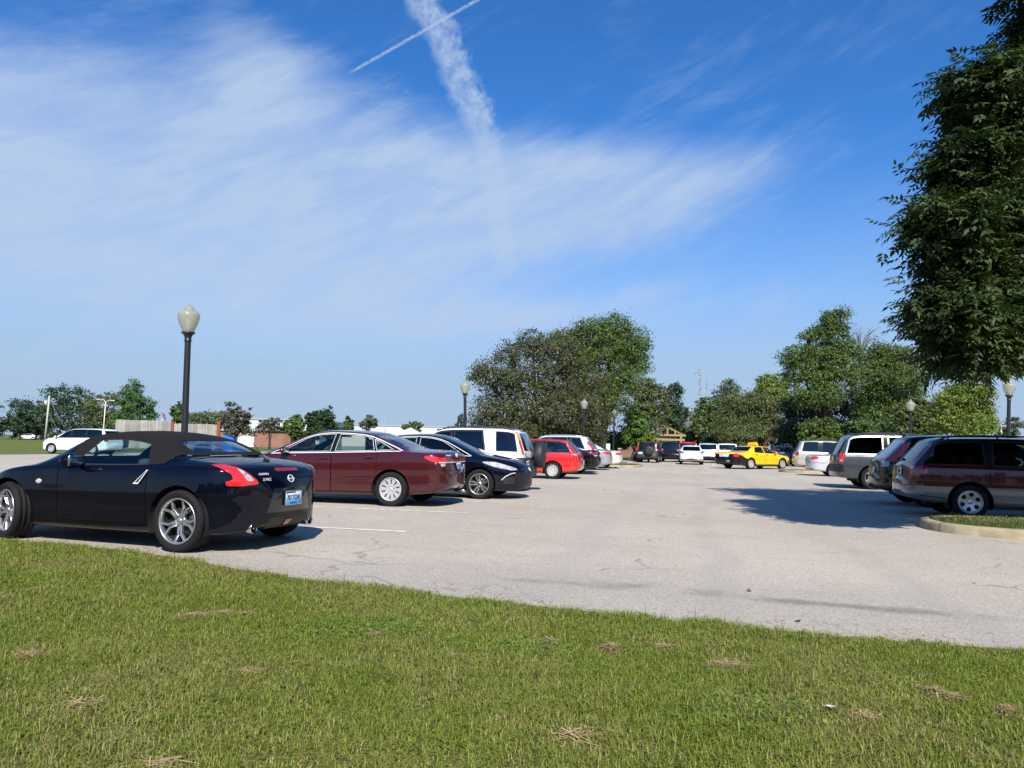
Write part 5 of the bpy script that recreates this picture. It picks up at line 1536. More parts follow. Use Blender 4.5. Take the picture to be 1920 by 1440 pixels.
def concrete(name, col):
    m, nt, b, out = mat(name)
    tc = nt.new('ShaderNodeTexCoord').outputs['Object']
    n = nt.noise(tc, 2.2, 7, .7); n2 = nt.noise(tc, 40, 3)
    c = nt.mix(nt.ss(n, .35, .7), tuple(x*.55 for x in col), col)
    c = nt.mix(nt.ss(n2, .55, .75), c, tuple(x*.6 for x in col))
    nt.l.new(c, b.inputs['Base Color']); bs(b, rough=.9)
    nt.l.new(nt.bump(n2, .4, .008), b.inputs['Normal'])
    return m

def blades(name, X, Y, Z, H, Wd, mats, lean=.45, mi=None, seg=2):
    n = len(X)
    a = rng.uniform(0, 2*PI, n); d = np.stack([np.cos(a), np.sin(a), 0*a], 1); sd = np.stack([-np.sin(a), np.cos(a), 0*a], 1)
    ln = np.abs(rng.normal(0, lean, n))
    B = np.stack([X, Y, Z], 1)
    up = np.array([0, 0, 1.])
    m = B + up*(H*.55)[:, None] + d*(H*ln*.30)[:, None]
    t = B + up*(H*(1 - .25*np.minimum(ln, 1.5)))[:, None] + d*(H*ln*1.0)[:, None]
    w = Wd[:, None]
    V = np.stack([B - sd*w*.5, B + sd*w*.5, m + sd*w*.42, m - sd*w*.42, t], 1).reshape(-1, 3)
    k = np.arange(n)[:, None]*5
    F = np.concatenate([k + [0, 1, 2], k + [0, 2, 3], k + [3, 2, 4]], 1).reshape(-1, 3)
    me = np_mesh(name, V, F, False, None if mi is None else np.repeat(mi, 3))
    return link(name, me, mats)

def vnoise(x, y, sc, seed=0):
    """cheap value noise for densities"""
    r = np.random.default_rng(seed); G = r.random((64, 64))
    x = x*sc; y = y*sc; xi = np.floor(x).astype(int); yi = np.floor(y).astype(int)
    fx = x - xi; fy = y - yi; fx = fx*fx*(3 - 2*fx); fy = fy*fy*(3 - 2*fy)
    g = lambda i, j: G[i % 64, j % 64]
    return (g(xi, yi)*(1-fx) + g(xi+1, yi)*fx)*(1-fy) + (g(xi, yi+1)*(1-fx) + g(xi+1, yi+1)*fx)*fy

def blade_mat(name, g1, g2, g3, dry, dryf):
    m, nt, b, out = mat(name)
    geo = nt.new('ShaderNodeNewGeometry'); rnd = geo.outputs['Random Per Island']
    tc = nt.new('ShaderNodeTexCoord').outputs['Object']
    n = nt.noise(tc, .9, 4, .6); n2 = nt.noise(tc, 3.3, 3)
    sep = nt.new('ShaderNodeMath', operation='FRACT'); nt.l.new(nt.math('MULTIPLY', rnd, 17.31), sep.inputs[0])
    c = nt.ramp(nt.math('ADD', nt.math('MULTIPLY', rnd, .65), nt.math('MULTIPLY', n2, .35)), [(0, g1), (.5, g2), (1, g3)])
    thr = nt.math('ADD', nt.ss(n, .36, .66, -.10, dryf), nt.math('MULTIPLY', nt.math('SUBTRACT', n2, .5), .5))
    isdry = nt.math('LESS_THAN', sep.outputs[0], thr)
    c = nt.mix(isdry, c, dry)
    nt.l.new(c, b.inputs['Base Color']); bs(b, rough=.5, spec=.35)
    t = nt.new('ShaderNodeBsdfTranslucent'); nt.l.new(c, t.inputs[0])
    mx = nt.new('ShaderNodeMixShader'); mx.inputs[0].default_value = .28
    nt.l.new(b.outputs[0], mx.inputs[1]); nt.l.new(t.outputs[0], mx.inputs[2]); nt.l.new(mx.outputs[0], out.inputs[0])
    return m

def setting():
    FIELD = grass_ground('field_grass', (.105,.135,.030), (.135,.155,.042), (.170,.165,.065))
    LAWN = grass_ground('lawn_soil', (.125,.130,.030), (.150,.140,.042), (.230,.180,.085), 2)
    ASP = asphalt()
    g = bpy.data.meshes.new('ground'); g.from_pydata([(-3000,-1500,-.014),(3000,-1500,-.014),(3000,4000,-.014),(-3000,4000,-.014)], [], [(0,1,2,3)])
    tag(link('ground', g, FIELD), kind='structure')
    e = [lot(u, v) for v, u in EDGE]
    lotp = [lot(u, v) for v, u in EDGE if v >= -42] 
    lotp = [lot(7.95, -41.2)] + lotp + [lot(79, 40), lot(79, -42.6), lot(60, -42), lot(40, -40.6)]
    poly_obj('parking_lot', lotp, 0, ASP)
    poly_obj('lawn', e + [(60, -25), (-70, -25)], .012, LAWN)
    road = simple('dark_asphalt', (.035, .036, .040), .85, var=.2, scale=3)
    poly_obj('side_road', [lot(54.5, -4.8), lot(60.5, -4.8), lot(64, -60), lot(58, -60)], .004, road)
    poly_obj('far_road', [(-330, 183), (-60, 188), (-60, 194), (-330, 189)], -.006, road)
    line = worn_line()
    def stripe(u0, v0, u1, v1, w=.10):
        a = Vector(lot(u0, v0)); b = Vector(lot(u1, v1)); n = (b - a).normalized(); n = Vector((-n.y, n.x))*w/2
        me = bpy.data.meshes.new('parking_line'); me.from_pydata([(*(a-n), .0045), (*(b-n), .0045), (*(b+n), .0045), (*(a+n), .0045)], [], [(0,1,2,3)])
        tag(link('parking_line', me, line), kind='structure')
    for u in (9.88, 12.93, 15.62, 18.4, 21.2, 24, 26.8, 29.7, 32.4, 35.2, 38.0, 40.9): stripe(u, -3.85, u - .05, -9.3)
    for u in (18.25, 21.3, 24.2, 29.6, 32.4, 35.2, 38.0, 41.0):
        d = .065*(u - 16); stripe(u, 4.0 + d, u, 9.3 + d)
    for u in (12, 16, 20, 24, 28, 32, 36, 42, 46): stripe(u, -40, u, -35)
    for k, v in enumerate((-1.2, 1.7, 4.5)): stripe(56, v, 61.2, v)
    CURB = concrete('kerb_concrete', (.42, .35, .22))
    GI = grass_ground('island_grass', (.095,.105,.030), (.120,.115,.040), (.180,.150,.070), 3)
    def island(nm, u0, u1, vn, ve, rad):
        """kerbed grass island with a rounded nose at vn"""
        sgn = 1 if ve > vn else -1; out = []
        for k in range(9):
            a = PI/2*k/8; out.append((u0 + rad*(1 - math.sin(a)), vn + sgn*rad*(1 - math.cos(a)))) if False else None
        pts = [(u0, ve)]
        for k in range(9):
            a = PI/2*k/8; pts.append((u0 + rad*(1 - math.cos(a)), vn + sgn*rad*(1 - math.sin(a))))
        for k in range(9):
            a = PI/2*k/8; pts.append((u1 - rad*(1 - math.sin(a)), vn + sgn*rad*(1 - math.cos(a))))
        pts.append((u1, ve))
        P = resample(pts, .25); n = len(P); vs = []; fs = []
        c = np.array([(u0 + u1)/2, vn + sgn*rad])
        T = np.gradient(P, axis=0); T = T/(np.linalg.norm(T, axis=1, keepdims=True) + 1e-9); Nn = np.stack([-T[:, 1], T[:, 0]], 1)*(-sgn)
        if ((c - P[n//2]) @ Nn[n//2]) < 0: Nn = -Nn
        prof = [(0.0, -.02), (.012, .10), (.03, .13), (.05, .14), (.15, .145), (.17, .13), (.17, .02)]
        for i in range(n):
            for d, z in prof:
                q = P[i] + Nn[i]*d; X = lot(q[0], q[1]); vs.append((X[0], X[1], z))
        k = len(prof)
        for i in range(n - 1):
            for j in range(k - 1): fs.append((i*k+j, i*k+j+1, (i+1)*k+j+1, (i+1)*k+j))
        mb = MB().add(vs, fs, 0, False)
        for i in range(3, n - 1, 9):      # joints between the kerb stones
            q0 = np.array(vs[i*k:(i+1)*k]); q1 = np.array(vs[(i+1)*k:(i+2)*k]); d = (q1 - q0)[3]; d = d/np.linalg.norm(d)*.007
            cen = q0.mean(0); o = (q0 - cen)*1.02 + [0, 0, .002] + cen
            mb.add([*(o - d), *(o + d)], [(j, j+1, k+j+1, k+j) for j in range(k - 1)], 1, False)
        o = mb.build('kerb', [CURB, SEAM]); tag(o, kind='structure')
        o.data.polygons.foreach_set('use_smooth', np.ones(len(o.data.polygons), bool))
        inn = [lot(*(P[i] + Nn[i]*.168)) for i in range(n)]
        poly_obj('island_lawn', inn, .128, GI)
        return P, Nn
    island('near', 12.45, 14.95, 3.72, 22, 1.15)
    island('far left', 44.6, 51.2, -3.0, -20, 1.6)
    island('far right', 43.4, 46.6, 4.9, 20, 1.2)

    # grass blades of the foreground lawn, thinning with distance
    us = np.array([p[1] for p in EDGE]); vs_ = np.array([p[0] for p in EDGE])
    def scatter(n, y0, y1):
        Y = rng.uniform(y0, y1, n); X = rng.uniform(-1, 1, n)*(Y*.80 + 1.7)
        U = math.sin(TH)*X + math.cos(TH)*Y; Vv = math.cos(TH)*X - math.sin(TH)*Y
        lim = np.interp(Vv, vs_, us) + (vnoise(X, Y, 2.2, 3) - .5)*.16 + (vnoise(X, Y, 9, 5) - .5)*.10 + np.maximum(rng.normal(0, .022, n), -.01)
        k = U < lim
        return X[k], Y[k], (lim - U)[k]
    bm_ = blade_mat('grass_blades', (.104,.146,.013), (.174,.216,.025), (.256,.280,.054), (.290,.250,.085), .48)
    XX = []; YY = []; DD = []
    for n, a, b in ((150000, 1.7, 3.6), (215000, 3.6, 5.2), (180000, 5.2, 7.0), (170000, 7.0, 10.6)):
        x, y, d = scatter(n, a, b); XX.append(x); YY.append(y); DD.append(d)
    X, Y, D = map(np.concatenate, (XX, YY, DD))
    t = vnoise(X, Y, 1.4, 1); t2 = vnoise(X, Y, 5.0, 2)
    bare = (t2 < .16) & (rng.random(len(X)) < .5)
    X, Y, D, t, t2 = X[~bare], Y[~bare], D[~bare], t[~bare], t2[~bare]
    H = (.018 + .020*t + .010*t2)*rng.uniform(.55, 1.35, len(X)) * np.where(D < .25, 1.15, 1)
    tall = rng.random(len(X)) < .012; H[tall] *= 1.9
    o = blades('grass', X, Y, np.full(len(X), .010), H, rng.uniform(.0024, .0052, len(X))*(1 + .04*Y), bm_, 1.35)
    tag(o, 'mown green grass with straw patches filling the foreground', 'grass', kind='stuff')
    # clover: small round leaves in patches
    cl = []
    for cx, cy, r in ((P3(1400,1290,3.62).x, 3.62, .30), (-.95, 5.0, .35), (.1, 4.6, .25)):
        n = int(1500*r); a = rng.uniform(0, 2*PI, n); q = r*np.sqrt(rng.random(n))*rng.uniform(.6, 1.1, n); cl.append(np.stack([cx + q*np.cos(a)*1.4, cy + q*np.sin(a), rng.uniform(.018, .045, n)], 1))
    C = np.concatenate(cl); N = unit(rng.normal(size=C.shape)*.35 + [0, -.15, 1])
    Vv, F = leaf_quads(C, N, rng.uniform(.014, .026, len(C)), .95)
    tag(link('clover', np_mesh('clover', Vv, F), foliage('clover_leaves', (.045,.080,.010), (.070,.115,.016), (.095,.145,.024))), 'low clover leaves in dark green patches of the lawn', 'clover', kind='stuff')
    # dry clippings
    px = [(1362,1240,.13,900),(55,1222,.12,700),(418,1144,.08,350),(460,1145,.07,260),(365,1147,.09,320),(1145,1205,.06,200),(1247,1205,.06,200),(1030,1195,.07,200),(1890,1322,.10,400),(1785,1297,.07,220),(1745,1285,.10,120),(850,1222,.08,120),(705,1182,.08,120),(1080,1365,.10,90),(470,1250,.10,90),(150,1310,.12,90),(300,1420,.14,90),(1620,1330,.12,120)]
    A = []; 
    for x, y, r, n in px:
        d = CAMM @ Vector(((x-960)/FPX, -(y-720)/FPX, -1)); t0 = (.05 - CAMH)/d.z; c = d*t0
        a = rng.uniform(0, 2*PI, n); q = np.abs(rng.normal(0, .55, n))*r
        A.append(np.stack([c.x + q*np.cos(a)*1.3, c.y + q*np.sin(a), rng.uniform(.014, .040, n)*np.exp(-(q/r)**2*.5)], 1))
    # loose clippings along the edge of the asphalt
    ev = rng.uniform(-8.2, 5, 900); eu = np.interp(ev, vs_, us) + np.abs(rng.normal(0, .22, 900)); ex = lot(eu, ev)
    A.append(np.stack([ex[0], ex[1], np.full(900, .006)], 1))
    A = np.concatenate(A); n = len(A); a = rng.uniform(0, 2*PI, n)
    d = np.stack([np.cos(a), np.sin(a), rng.normal(0, .12, n)], 1); sd = np.stack([-np.sin(a), np.cos(a), 0*a], 1)*.0024
    ln = rng.uniform(.02, .055, n)[:, None]
    V = np.stack([A - d*ln - sd, A - d*ln + sd, A + d*ln + sd, A + d*ln - sd], 1).reshape(-1, 3)
    tag(link('dry_clippings', np_mesh('dry_clippings', V, np.arange(4*n).reshape(-1, 4)), foliage('straw', (.12,.082,.036), (.22,.158,.075), (.33,.25,.125), .1)), 'dry tan grass clippings in small heaps on the lawn', 'clippings', kind='stuff')
    # near island grass
    n = 26000
    U = rng.uniform(12.6, 14.8, n); Vv = rng.uniform(3.9, 14, n)
    k = ((Vv > 4.9) | (np.hypot(np.maximum(np.abs(U - 13.7) - .10, 0), Vv - 4.9) < .98))
    U, Vv = U[k], Vv[k]; xy = lot(U, Vv)
    o = blades('grass', xy[0], xy[1], np.full(len(U), .125), rng.uniform(.03, .085, len(U)), rng.uniform(.004, .009, len(U)), blade_mat('island_blades', (.050,.085,.014), (.085,.125,.024), (.130,.160,.040), (.28,.22,.10), .55), .7)
    tag(o, 'uneven sunlit grass inside the near kerbed island', 'grass', kind='stuff')

# ------------------------------------------------------------------ street furniture and buildings
def street_lamps():
    POST = simple('lamp_post_black', (.010, .012, .016), .4, var=.2)
    m, nt, b, out = mat('frosted_globe')
    tc = nt.new('ShaderNodeTexCoord').outputs['Object']
    sep = nt.new('ShaderNodeSeparateXYZ'); nt.l.new(tc, sep.inputs[0])
    wv = nt.math('SINE', nt.math('MULTIPLY', sep.outputs[2], 170))
    bs(b, col=(.50, .50, .42), rough=.30, coat=.6, coatr=.1)
    nt.l.new(nt.bump(wv, .25, .004), b.inputs['Normal'])
    tl = nt.new('ShaderNodeBsdfTranslucent'); tl.inputs[0].default_value = (.62, .62, .48, 1)
    tp = nt.new('ShaderNodeBsdfTransparent'); tp.inputs[0].default_value = (.9, .92, .88, 1)
    m1 = nt.new('ShaderNodeMixShader'); m1.inputs[0].default_value = .55; nt.l.new(b.outputs[0], m1.inputs[1]); nt.l.new(tl.outputs[0], m1.inputs[2])
    m2 = nt.new('ShaderNodeMixShader'); m2.inputs[0].default_value = .22; nt.l.new(m1.outputs[0], m2.inputs[1]); nt.l.new(tp.outputs[0], m2.inputs[2])
    nt.l.new(m2.outputs[0], out.inputs[0])
    root = thing('street_lamp', (0, 0, 0), 0, '', 'street lamp', 'acorn street lamps around the car park')
    H = 3.42
    p = MB()
    p.lathe([(.001, 0), (.20, 0), (.20, .06), (.17, .10), (.15, .34), (.11, .42), (.085, .50), (.074, .55), (.070, .8), (.062, H - .16)], 20)
    p.lathe([(.062, H - .16), (.082, H - .155), (.082, H - .14), (.066, H - .13), (.072, H - .06), (.10, H - .01), (.118, H), (.135, H + .005), (.135, H + .04), (.10, H + .045), (.001, H + .045)], 24)
    p.build('post', POST, root)
    g = MB().lathe([(.115, .045), (.135, .10), (.175, .19), (.205, .28), (.222, .36), (.222, .41), (.205, .45), (.150, .495), (.105, .52)], 32)
    go = g.build('globe', m, root, (0, 0, H))
    cp = MB().lathe([(.112, .515), (.112, .525), (.088, .56), (.060, .59), (.034, .605), (.016, .612), (.020, .63), (.010, .655), (.001, .668)], 24)
    cp.build('globe_cap', m, go)
    MB().lathe([(.001, .06), (.05, .06), (.06, .12), (.045, .30), (.001, .31)], 16).build('lamp_bulb', simple('bulb_white', (.8, .8, .74), .4), go)
    spots = [((346, 806), 15.6, -1.0, 'tall black acorn street lamp behind the convertible roof'), ((872, 800), 33.2, -1.6, 'black acorn lamp left of the huge olive tree, behind the white off-roader'),
             ((1094, 805), 45, 1.0, 'acorn lamp in front of the huge olive tree, above the white crossover'), ((1151, 815), 57, 1.0, 'smallest acorn lamp, in front of low bright green tree'),
             ((1707, 812), 40, 1.6, 'acorn lamp in front of the olive green tree above the black crossover'), ((1891, 790), 28, 3.2, 'acorn lamp under the overhanging ash leaves at the right')]
    for i, (p, Y, tilt, lb) in enumerate(spots):
        q = P3(*p, Y)
        if i == 0: o = root
        else:
            o = root.copy(); COL.objects.link(o)
            for ch in root.children:
                c = ch.copy(); COL.objects.link(c); c.parent = o
                for s in ch.children:
                    d = s.copy(); COL.objects.link(d); d.parent = c
        a = R_(tilt)
        o.location = (q.x - math.sin(a)*q.z, Y, 0); o.rotation_euler = (0, a, rng.uniform(-.02, .02)); o['label'] = lb

def buildings():
    PL = foliage('weathered_planks', (.095,.092,.082), (.16,.155,.138), (.22,.212,.19), .0, .9)
    PO = simple('orange_post', (.22, .055, .02), .8)
    BR = brick()
    WHT = simple('white_cladding', (.50, .51, .52), .6, var=.12)
    GRR = simple('roof_grey', (.33, .34, .35), .7)
    # plank enclosures
    def fence(x0, x1, ytop, Y, label, posts=()):
        a = P3(x0, ytop, Y); b = P3(x1, ytop, Y); h = (a.z + b.z)/2
        r = thing('plank_fence', (a.x, Y, 0), 0, label, 'fence', 'plank fence panels')
        mb = MB(); n = int((b.x - a.x)/.15)
        for i in range(n):
            mb.box((.075 + i*.15, rng.normal()*.006, h/2 + rng.normal()*.02), (.138, .025, h))
        mb.build('planks', PL, r)
        MB().box(((b.x-a.x)/2, .05, h*.85), (b.x-a.x, .05, .1)).box(((b.x-a.x)/2, .05, h*.3), (b.x-a.x, .05, .1)).build('rail', PL, r)
        for px in posts:
            q = P3(px, ytop - 4, Y); MB().box((q.x - a.x, -.02, (h + .25)/2), (.32, .22, h + .25)).build('post', PO, r)
    fence(217, 318, 788, 84, 'long pale plank fence panel left of the lamp post')
    fence(322, 413, 795, 82, 'shorter plank fence panel with orange posts right of the lamp post', (324, 411))
    # brick building with garage door and white warehouse beyond
    def block(name, x0, x1, ytop, Y, depth, wall, label, cat='building', roof=None, ov=.3, rh=.35):
        a = P3(x0, ytop, Y); b = P3(x1, ytop, Y); h = max(a.z, b.z); w = b.x - a.x
        r = thing(name, (a.x, Y, 0), 0, label, cat)
        MB().box((w/2, depth/2, h/2), (w, depth, h)).build('wall', wall, r)
        MB().box((w/2, depth/2, h + rh/2), (w + ov*2, depth + ov*2, rh)).build('roof', roof or GRR, r)
        return r, w, h
    DARKG = simple('dark_window', (.02, .025, .03), .15)
    r, w, h = block('brick_building', 395, 545, 810, 118, 14, BR, 'low brick building with a white garage door behind the pine')
    MB().box((5.6, -.03, 1.3), (2.6, .06, 2.6)).build('garage_door', WHT, r)
    r, w, h = block('warehouse', 468, 600, 789, 240, 40, WHT, 'long white warehouse roof behind the small lawn tree')
    for k in range(6): MB().box((2 + k*3.4, -.05, 2.4), (2.0, .1, 1.4)).build('window', DARKG, r)
    r, w, h = block('warehouse', 640, 880, 802, 300, 40, WHT, 'far white warehouse strip above the maroon sedan roof')
    for k in range(5): MB().box((4 + k*9, -.05, 2.0), (3.0, .1, 2.0)).build('loading_door', GRR, r)
    q = P3(770, 806, 140)
    t = thing('tent', (q.x, 140, 0), 0, 'white peaked tent roof above the navy sedan', 'tent')
    MB().add([(-2.6,-2.6,2.6),(2.6,-2.6,2.6),(2.6,2.6,2.6),(-2.6,2.6,2.6),(0,0,4.0)], [(0,1,4),(1,2,4),(2,3,4),(3,0,4)]).build('canopy', WHT, t)
    for x in (-2.5, 2.5):
        for y in (-2.5, 2.5): MB().tube([(x, y, 0), (x, y, 2.6)], .05, 6).build('tent_pole', ALU, t)
    q = P3(838, 806, 90)
    t = thing('waste_container', (q.x, 90, 0), 0, 'bright blue container behind the white off-roader roof', 'container')
    BLC = simple('container_blue', (.012, .14, .55), .5, var=.15)
    MB().add([(-1.0,-.7,0),(1.0,-.7,0),(1.0,.7,0),(-1.0,.7,0),(-1.15,-.8,2.9),(1.15,-.8,2.9),(1.15,.8,2.9),(-1.15,.8,2.9)], [(0,3,2,1),(4,5,6,7),(0,1,5,4),(1,2,6,5),(2,3,7,6),(3,0,4,7)]).build('body', BLC, t)
    MB().box((0, 0, 2.98), (2.4, 1.7, .12)).build('lid', WHT, t)
    q = P3(432, 820, 60)
    t = thing('waste_container', (q.x, 60, 0), 0, 'dark blue tipping skip behind the soft top', 'container')
    MB().add([(-.32,-.4,0),(.32,-.4,0),(.32,.4,0),(-.32,.4,0),(-.44,-.45,1.62),(.40,-.45,1.32),(.40,.45,1.32),(-.44,.45,1.62)], [(0,3,2,1),(4,5,6,7),(0,1,5,4),(1,2,6,5),(2,3,7,6),(3,0,4,7)]).build('body', BLC, t)
    MB().box((-.02, 0, 1.50), (.95, 1.0, .05), ry=.34).build('lid', simple('lid_dark', (.012,.016,.03), .5), t)
    # brick walls behind the centre and right trees
    r, w, h = block('brick_building', 1105, 1265, 822, 92, 12, BR, 'brick building seen under the trees behind the white sign')
    for k in range(4): MB().box((1.6 + k*2.5, -.02, 1.35), (1.2, .05, .8)).build('window', DARKG, r)
    r, w, h = block('brick_building', 1300, 1440, 815, 100, 12, BR, 'brick building glimpsed below the olive tree above the taxi')
    for k in range(3): MB().box((1.6 + k*2.8, -.02, 1.4), (1.4, .05, 1.0)).build('window', WHT, r)
    r, w, h = block('brick_building', 1836, 1960, 824, 95, 10, BR, 'low brick building at the right picture edge')
    for k in range(3): MB().box((1.2 + k*2.2, -.02, 1.3), (1.0, .05, .9)).build('window', DARKG, r)
    # flat dark roof line on the horizon
    r, w, h = block('distant_building', 1280, 1420, 774, 240, 30, simple('dark_facade', (.10,.11,.12), .6), 'distant flat-roofed dark building below the radio mast')
    # white sign
    q = P3(1137, 836, 63)
    t = thing('sign', (q.x, 63, 0), 0, 'small blank white sign beside the cream sedan', 'sign')
    MB().box((0, 0, 1.15), (.62, .05, .62), bev=.01).build('panel', WHT, t)
    MB().tube([(-.22, 0, 0), (-.22, 0, 1.2)], .035, 6).tube([(.22, 0, 0), (.22, 0, 1.2)], .035, 6).build('post', ALU, t)
    # timber pavilion
    WD = simple('new_timber', (.29, .205, .10), .7, var=.25, scale=3)
    a = P3(1226, 815, 80); b = P3(1281, 815, 80); w = b.x - a.x; ap = P3(1250, 801, 80).z; ez = a.z
    t = thing('pavilion', (a.x, 80, 0), 0, 'open pavilion with new timber gable and pale metal roof', 'pavilion')
    cx = w*.46
    for y in (0, 3.2):
        mb = MB()
        mb.tube([(0, y, ez), (cx, y, ap)], .09, 6); mb.tube([(w, y, ez), (cx, y, ap)], .09, 6)
        mb.box((w/2, y, ez - .02), (w + .5, .16, .20)); mb.box((cx, y, (ez + ap)/2), (.16, .14, ap - ez))
        mb.box((w/2, y, ez - .5), (w + .3, .16, .22))
        for k in (.25, .72): mb.box((w*k, y, ez + (ap - ez)*.28), (.12, .12, (ap - ez)*.52))
        mb.build('gable_frame', WD, t)
    for x in (.25, w - .25):
        for y in (0, 3.2): MB().box((x, y, (ez - .1)/2), (.20, .20, ez - .1)).build('post', WD, t)
    rf = simple('metal_roof', (.62, .62, .60), .4, metal=.2)
    MB().add([(-.3,.25,ez+.12),(cx,.25,ap+.16),(cx,3.6,ap+.16),(-.3,3.6,ez+.12),(w+.3,.25,ez+.12),(w+.3,3.6,ez+.12)], [(0,1,2,3),(1,4,5,2)]).box((w/2, 3.5, ez*.55), (w, .1, ez*.9)).build('roof', rf, t)
    # radio mast
    q = P3(1312, 760, 250); H = P3(1312, 695, 250).z
    t = thing('radio_mast', (q.x, 250, 0), 0, 'thin lattice radio mast with side antennas against the sky', 'mast')
    ST = simple('galvanised_steel', (.27, .31, .36), .6, metal=.2)
    mb = MB(); hw = .72
    cs = [(-hw, -hw), (hw, -hw), (0, hw)]
    for x, y in cs: mb.tube([(x, y, 0), (x, y, H)], .11, 5)
    z = 0; k = 0
    while z < H - 1.6:
        for i in range(3):
            p, q2 = cs[i], cs[(i+1) % 3]
            if k % 2: p, q2 = q2, p
            mb.tube([(*p, z), (*q2, z + 1.6)], .06, 4); mb.tube([(*p, z), (*q2, z)], .05, 4)
        z += 1.6; k += 1
    mb.build('lattice', ST, t)
    a = MB(); a.tube([(0, 0, H - 6), (2.4, 0, H - 6)], .09, 5); a.tube([(2.4, 0, H - 6.4), (2.4, 0, H - .6)], .09, 5)
    for k in range(6): a.tube([(2.1, 0, H - 5.4 + k*.9), (2.8, 0, H - 5.2 + k*.9)], .09, 5)
    a.build('antenna', ST, t)
    a = MB(); a.tube([(0, 0, H - .6), (-1.6, 0, H - .6)], .08, 5); a.tube([(-1.6, 0, H - 1.4), (-1.6, 0, H + .2)], .08, 5); a.tube([(.4, 0, H), (.4, 0, H + 1.2)], .08, 5); a.tube([(-.3, 0, H), (-.3, 0, H + 2)], .08, 5); a.build('antenna', ST, t)
    # utility pole with transformer and guy wire
    q = P3(87, 790, 150); H = P3(90, 742, 150).z
    t = thing('utility_pole', (q.x, 150, 0), 0, 'grey wooden utility pole with transformer, left of the white minivan', 'pole')
    MB().tube([(0, 0, 0), (.25, 0, H)], [.22, .14], 8).build('pole', simple('pole_wood', (.42,.42,.36), .9, var=.3), t)
    MB().lathe([(.001, 0), (.30, 0), (.30, .8), (.2, .9), (.001, .9)], 12, c=(-.35, 0, H - 1.9)).build('transformer', WHT, t)
    MB().tube([(.2, 0, H - .6), (5.5, 0, .0)], .022, 4).tube([(.2, 0, H - 3.2), (3.8, 0, 0)], .022, 4).build('guy_wire', ST, t)
    # white double-arm lamp
    q = P3(194, 800, 120); H = P3(195, 749, 120).z
    t = thing('street_light', (q.x, 120, 0), 0, 'pale tall street light with two arms behind the white minivan', 'street light')
    PW = simple('pale_pole', (.66, .58, .48), .6)
    MB().tube([(0, 0, 0), (.1, 0, H - .3)], [.10, .07], 8).tube([(.1, 0, H - .6), (-.2, 0, H - .05), (-.9, 0, H)], .05, 6).tube([(.1, 0, H - .6), (.5, 0, H - .1), (1.1, 0, H - .15)], .05, 6).build('pole', PW, t)
    for x in (-1.1, 1.25): MB().ell((x, 0, H - .02 if x < 0 else H - .18), (.36, .14, .09)).build('lamp_head', WHT, t)
    # flag
    q = P3(304, 785, 160); H = P3(304, 772, 160).z
    t = thing('flag_pole', (q.x, 160, 0), 0, 'small flag hanging on a pole beyond the plank fence', 'flag')
    MB().tube([(0, 0, 0), (0, 0, H)], .05, 6).build('pole', ALU, t)
    fl = MB()
    for k, mi in ((0, 0), (1, 1), (2, 0), (3, 1)): fl.box((.28 + .1*k, .02*k, H - .5 - .34*k), (.5, .03, .34), mi)
    fl.build('flag', [simple('flag_red', (.45,.04,.04), .8), simple('flag_blue', (.03,.06,.30), .8)], t)
    # slim floodlight poles on the horizon
    for px, yt, Y, lb in ((540, 778, 200, 'thin pole between small lawn tree and dark clump'), (723, 777, 230, 'thin pole above the maroon sedan rear window'), (776, 783, 200, 'thin pole rising from the tree over the white tent'), (491, 776, 210, 'thin pole above the white warehouse left end')):
        q = P3(px, yt, Y)
        t = thing('flood_light', (q.x, Y, 0), 0, lb, 'light pole', 'thin light poles on the horizon')
        MB().tube([(0, 0, 0), (0, 0, q.z)], [.13, .09], 6).build('pole', ST, t)
        MB().box((0, 0, q.z), (.7, .4, .22)).build('lamp_head', ST, t)
    for px in (410, 416):
        q = P3(px, 755 if px == 410 else 763, 260); t = thing('thin_mast', (q.x, 260, 0), 0, 'thin distant mast above the flat-topped olive tree', 'mast', 'pair of thin distant masts')
        MB().tube([(0, 0, 0), (0, 0, q.z)], [.25, .12], 5).build('pole', ST, t)
    # hedge strip, right utility line
    q = P3(1878, 830, 120); H = P3(1878, 795, 120).z
    t = thing('utility_pole', (q.x, 120, 0), 0, 'thin far utility pole with a cross arm at the right edge', 'pole')
    MB().tube([(0, 0, 0), (0, 0, H)], [.14, .10], 6).build('pole', simple('pole_wood', (.42,.42,.36), .9), t)
    MB().box((0, 0, H - .3), (3.0, .14, .14)).build('cross_arm', simple('pole_wood', (.42,.42,.36), .9), t)
    # litter and leaves
    def leaf(px, py, label, col, s=.035):
        d = CAMM @ Vector(((px-960)/FPX, -(py-720)/FPX, -1)); c = d*((.012 - CAMH)/d.z)
        mb = MB(); a = rng.uniform(0, 6)
        pts = [(-1,0,0),(-.5,.45,.18),(0,.5,.10),(.6,.35,.2),(1,0,.35),(.6,-.35,.22),(0,-.55,.08),(-.5,-.4,.2)]
        vs = [(s*(x*math.cos(a)-y*math.sin(a)), s*(x*math.sin(a)+y*math.cos(a)), s*z) for x, y, z in pts] + [(0, 0, .0)]
        mb.add(vs, [(i, (i+1) % 8, 8) for i in range(8)])
        o = mb.build('fallen_leaf' if 'leaf' in label else 'litter', col, None, (c.x, c.y, .006 if 'leaf' in label else .045)); tag(o, label, 'leaf' if 'leaf' in label else 'litter', 'fallen leaves on the asphalt' if 'leaf' in label else None)
    LB = simple('dead_leaf', (.20, .11, .05), .8); LD = simple('dead_leaf_dark', (.05, .04, .03), .8)
    leaf(1405, 1106, 'curled brown fallen leaf in the middle of the asphalt', LB, .04); leaf(1496, 1163, 'dark fallen leaf on the asphalt near the lawn edge', LD, .03)
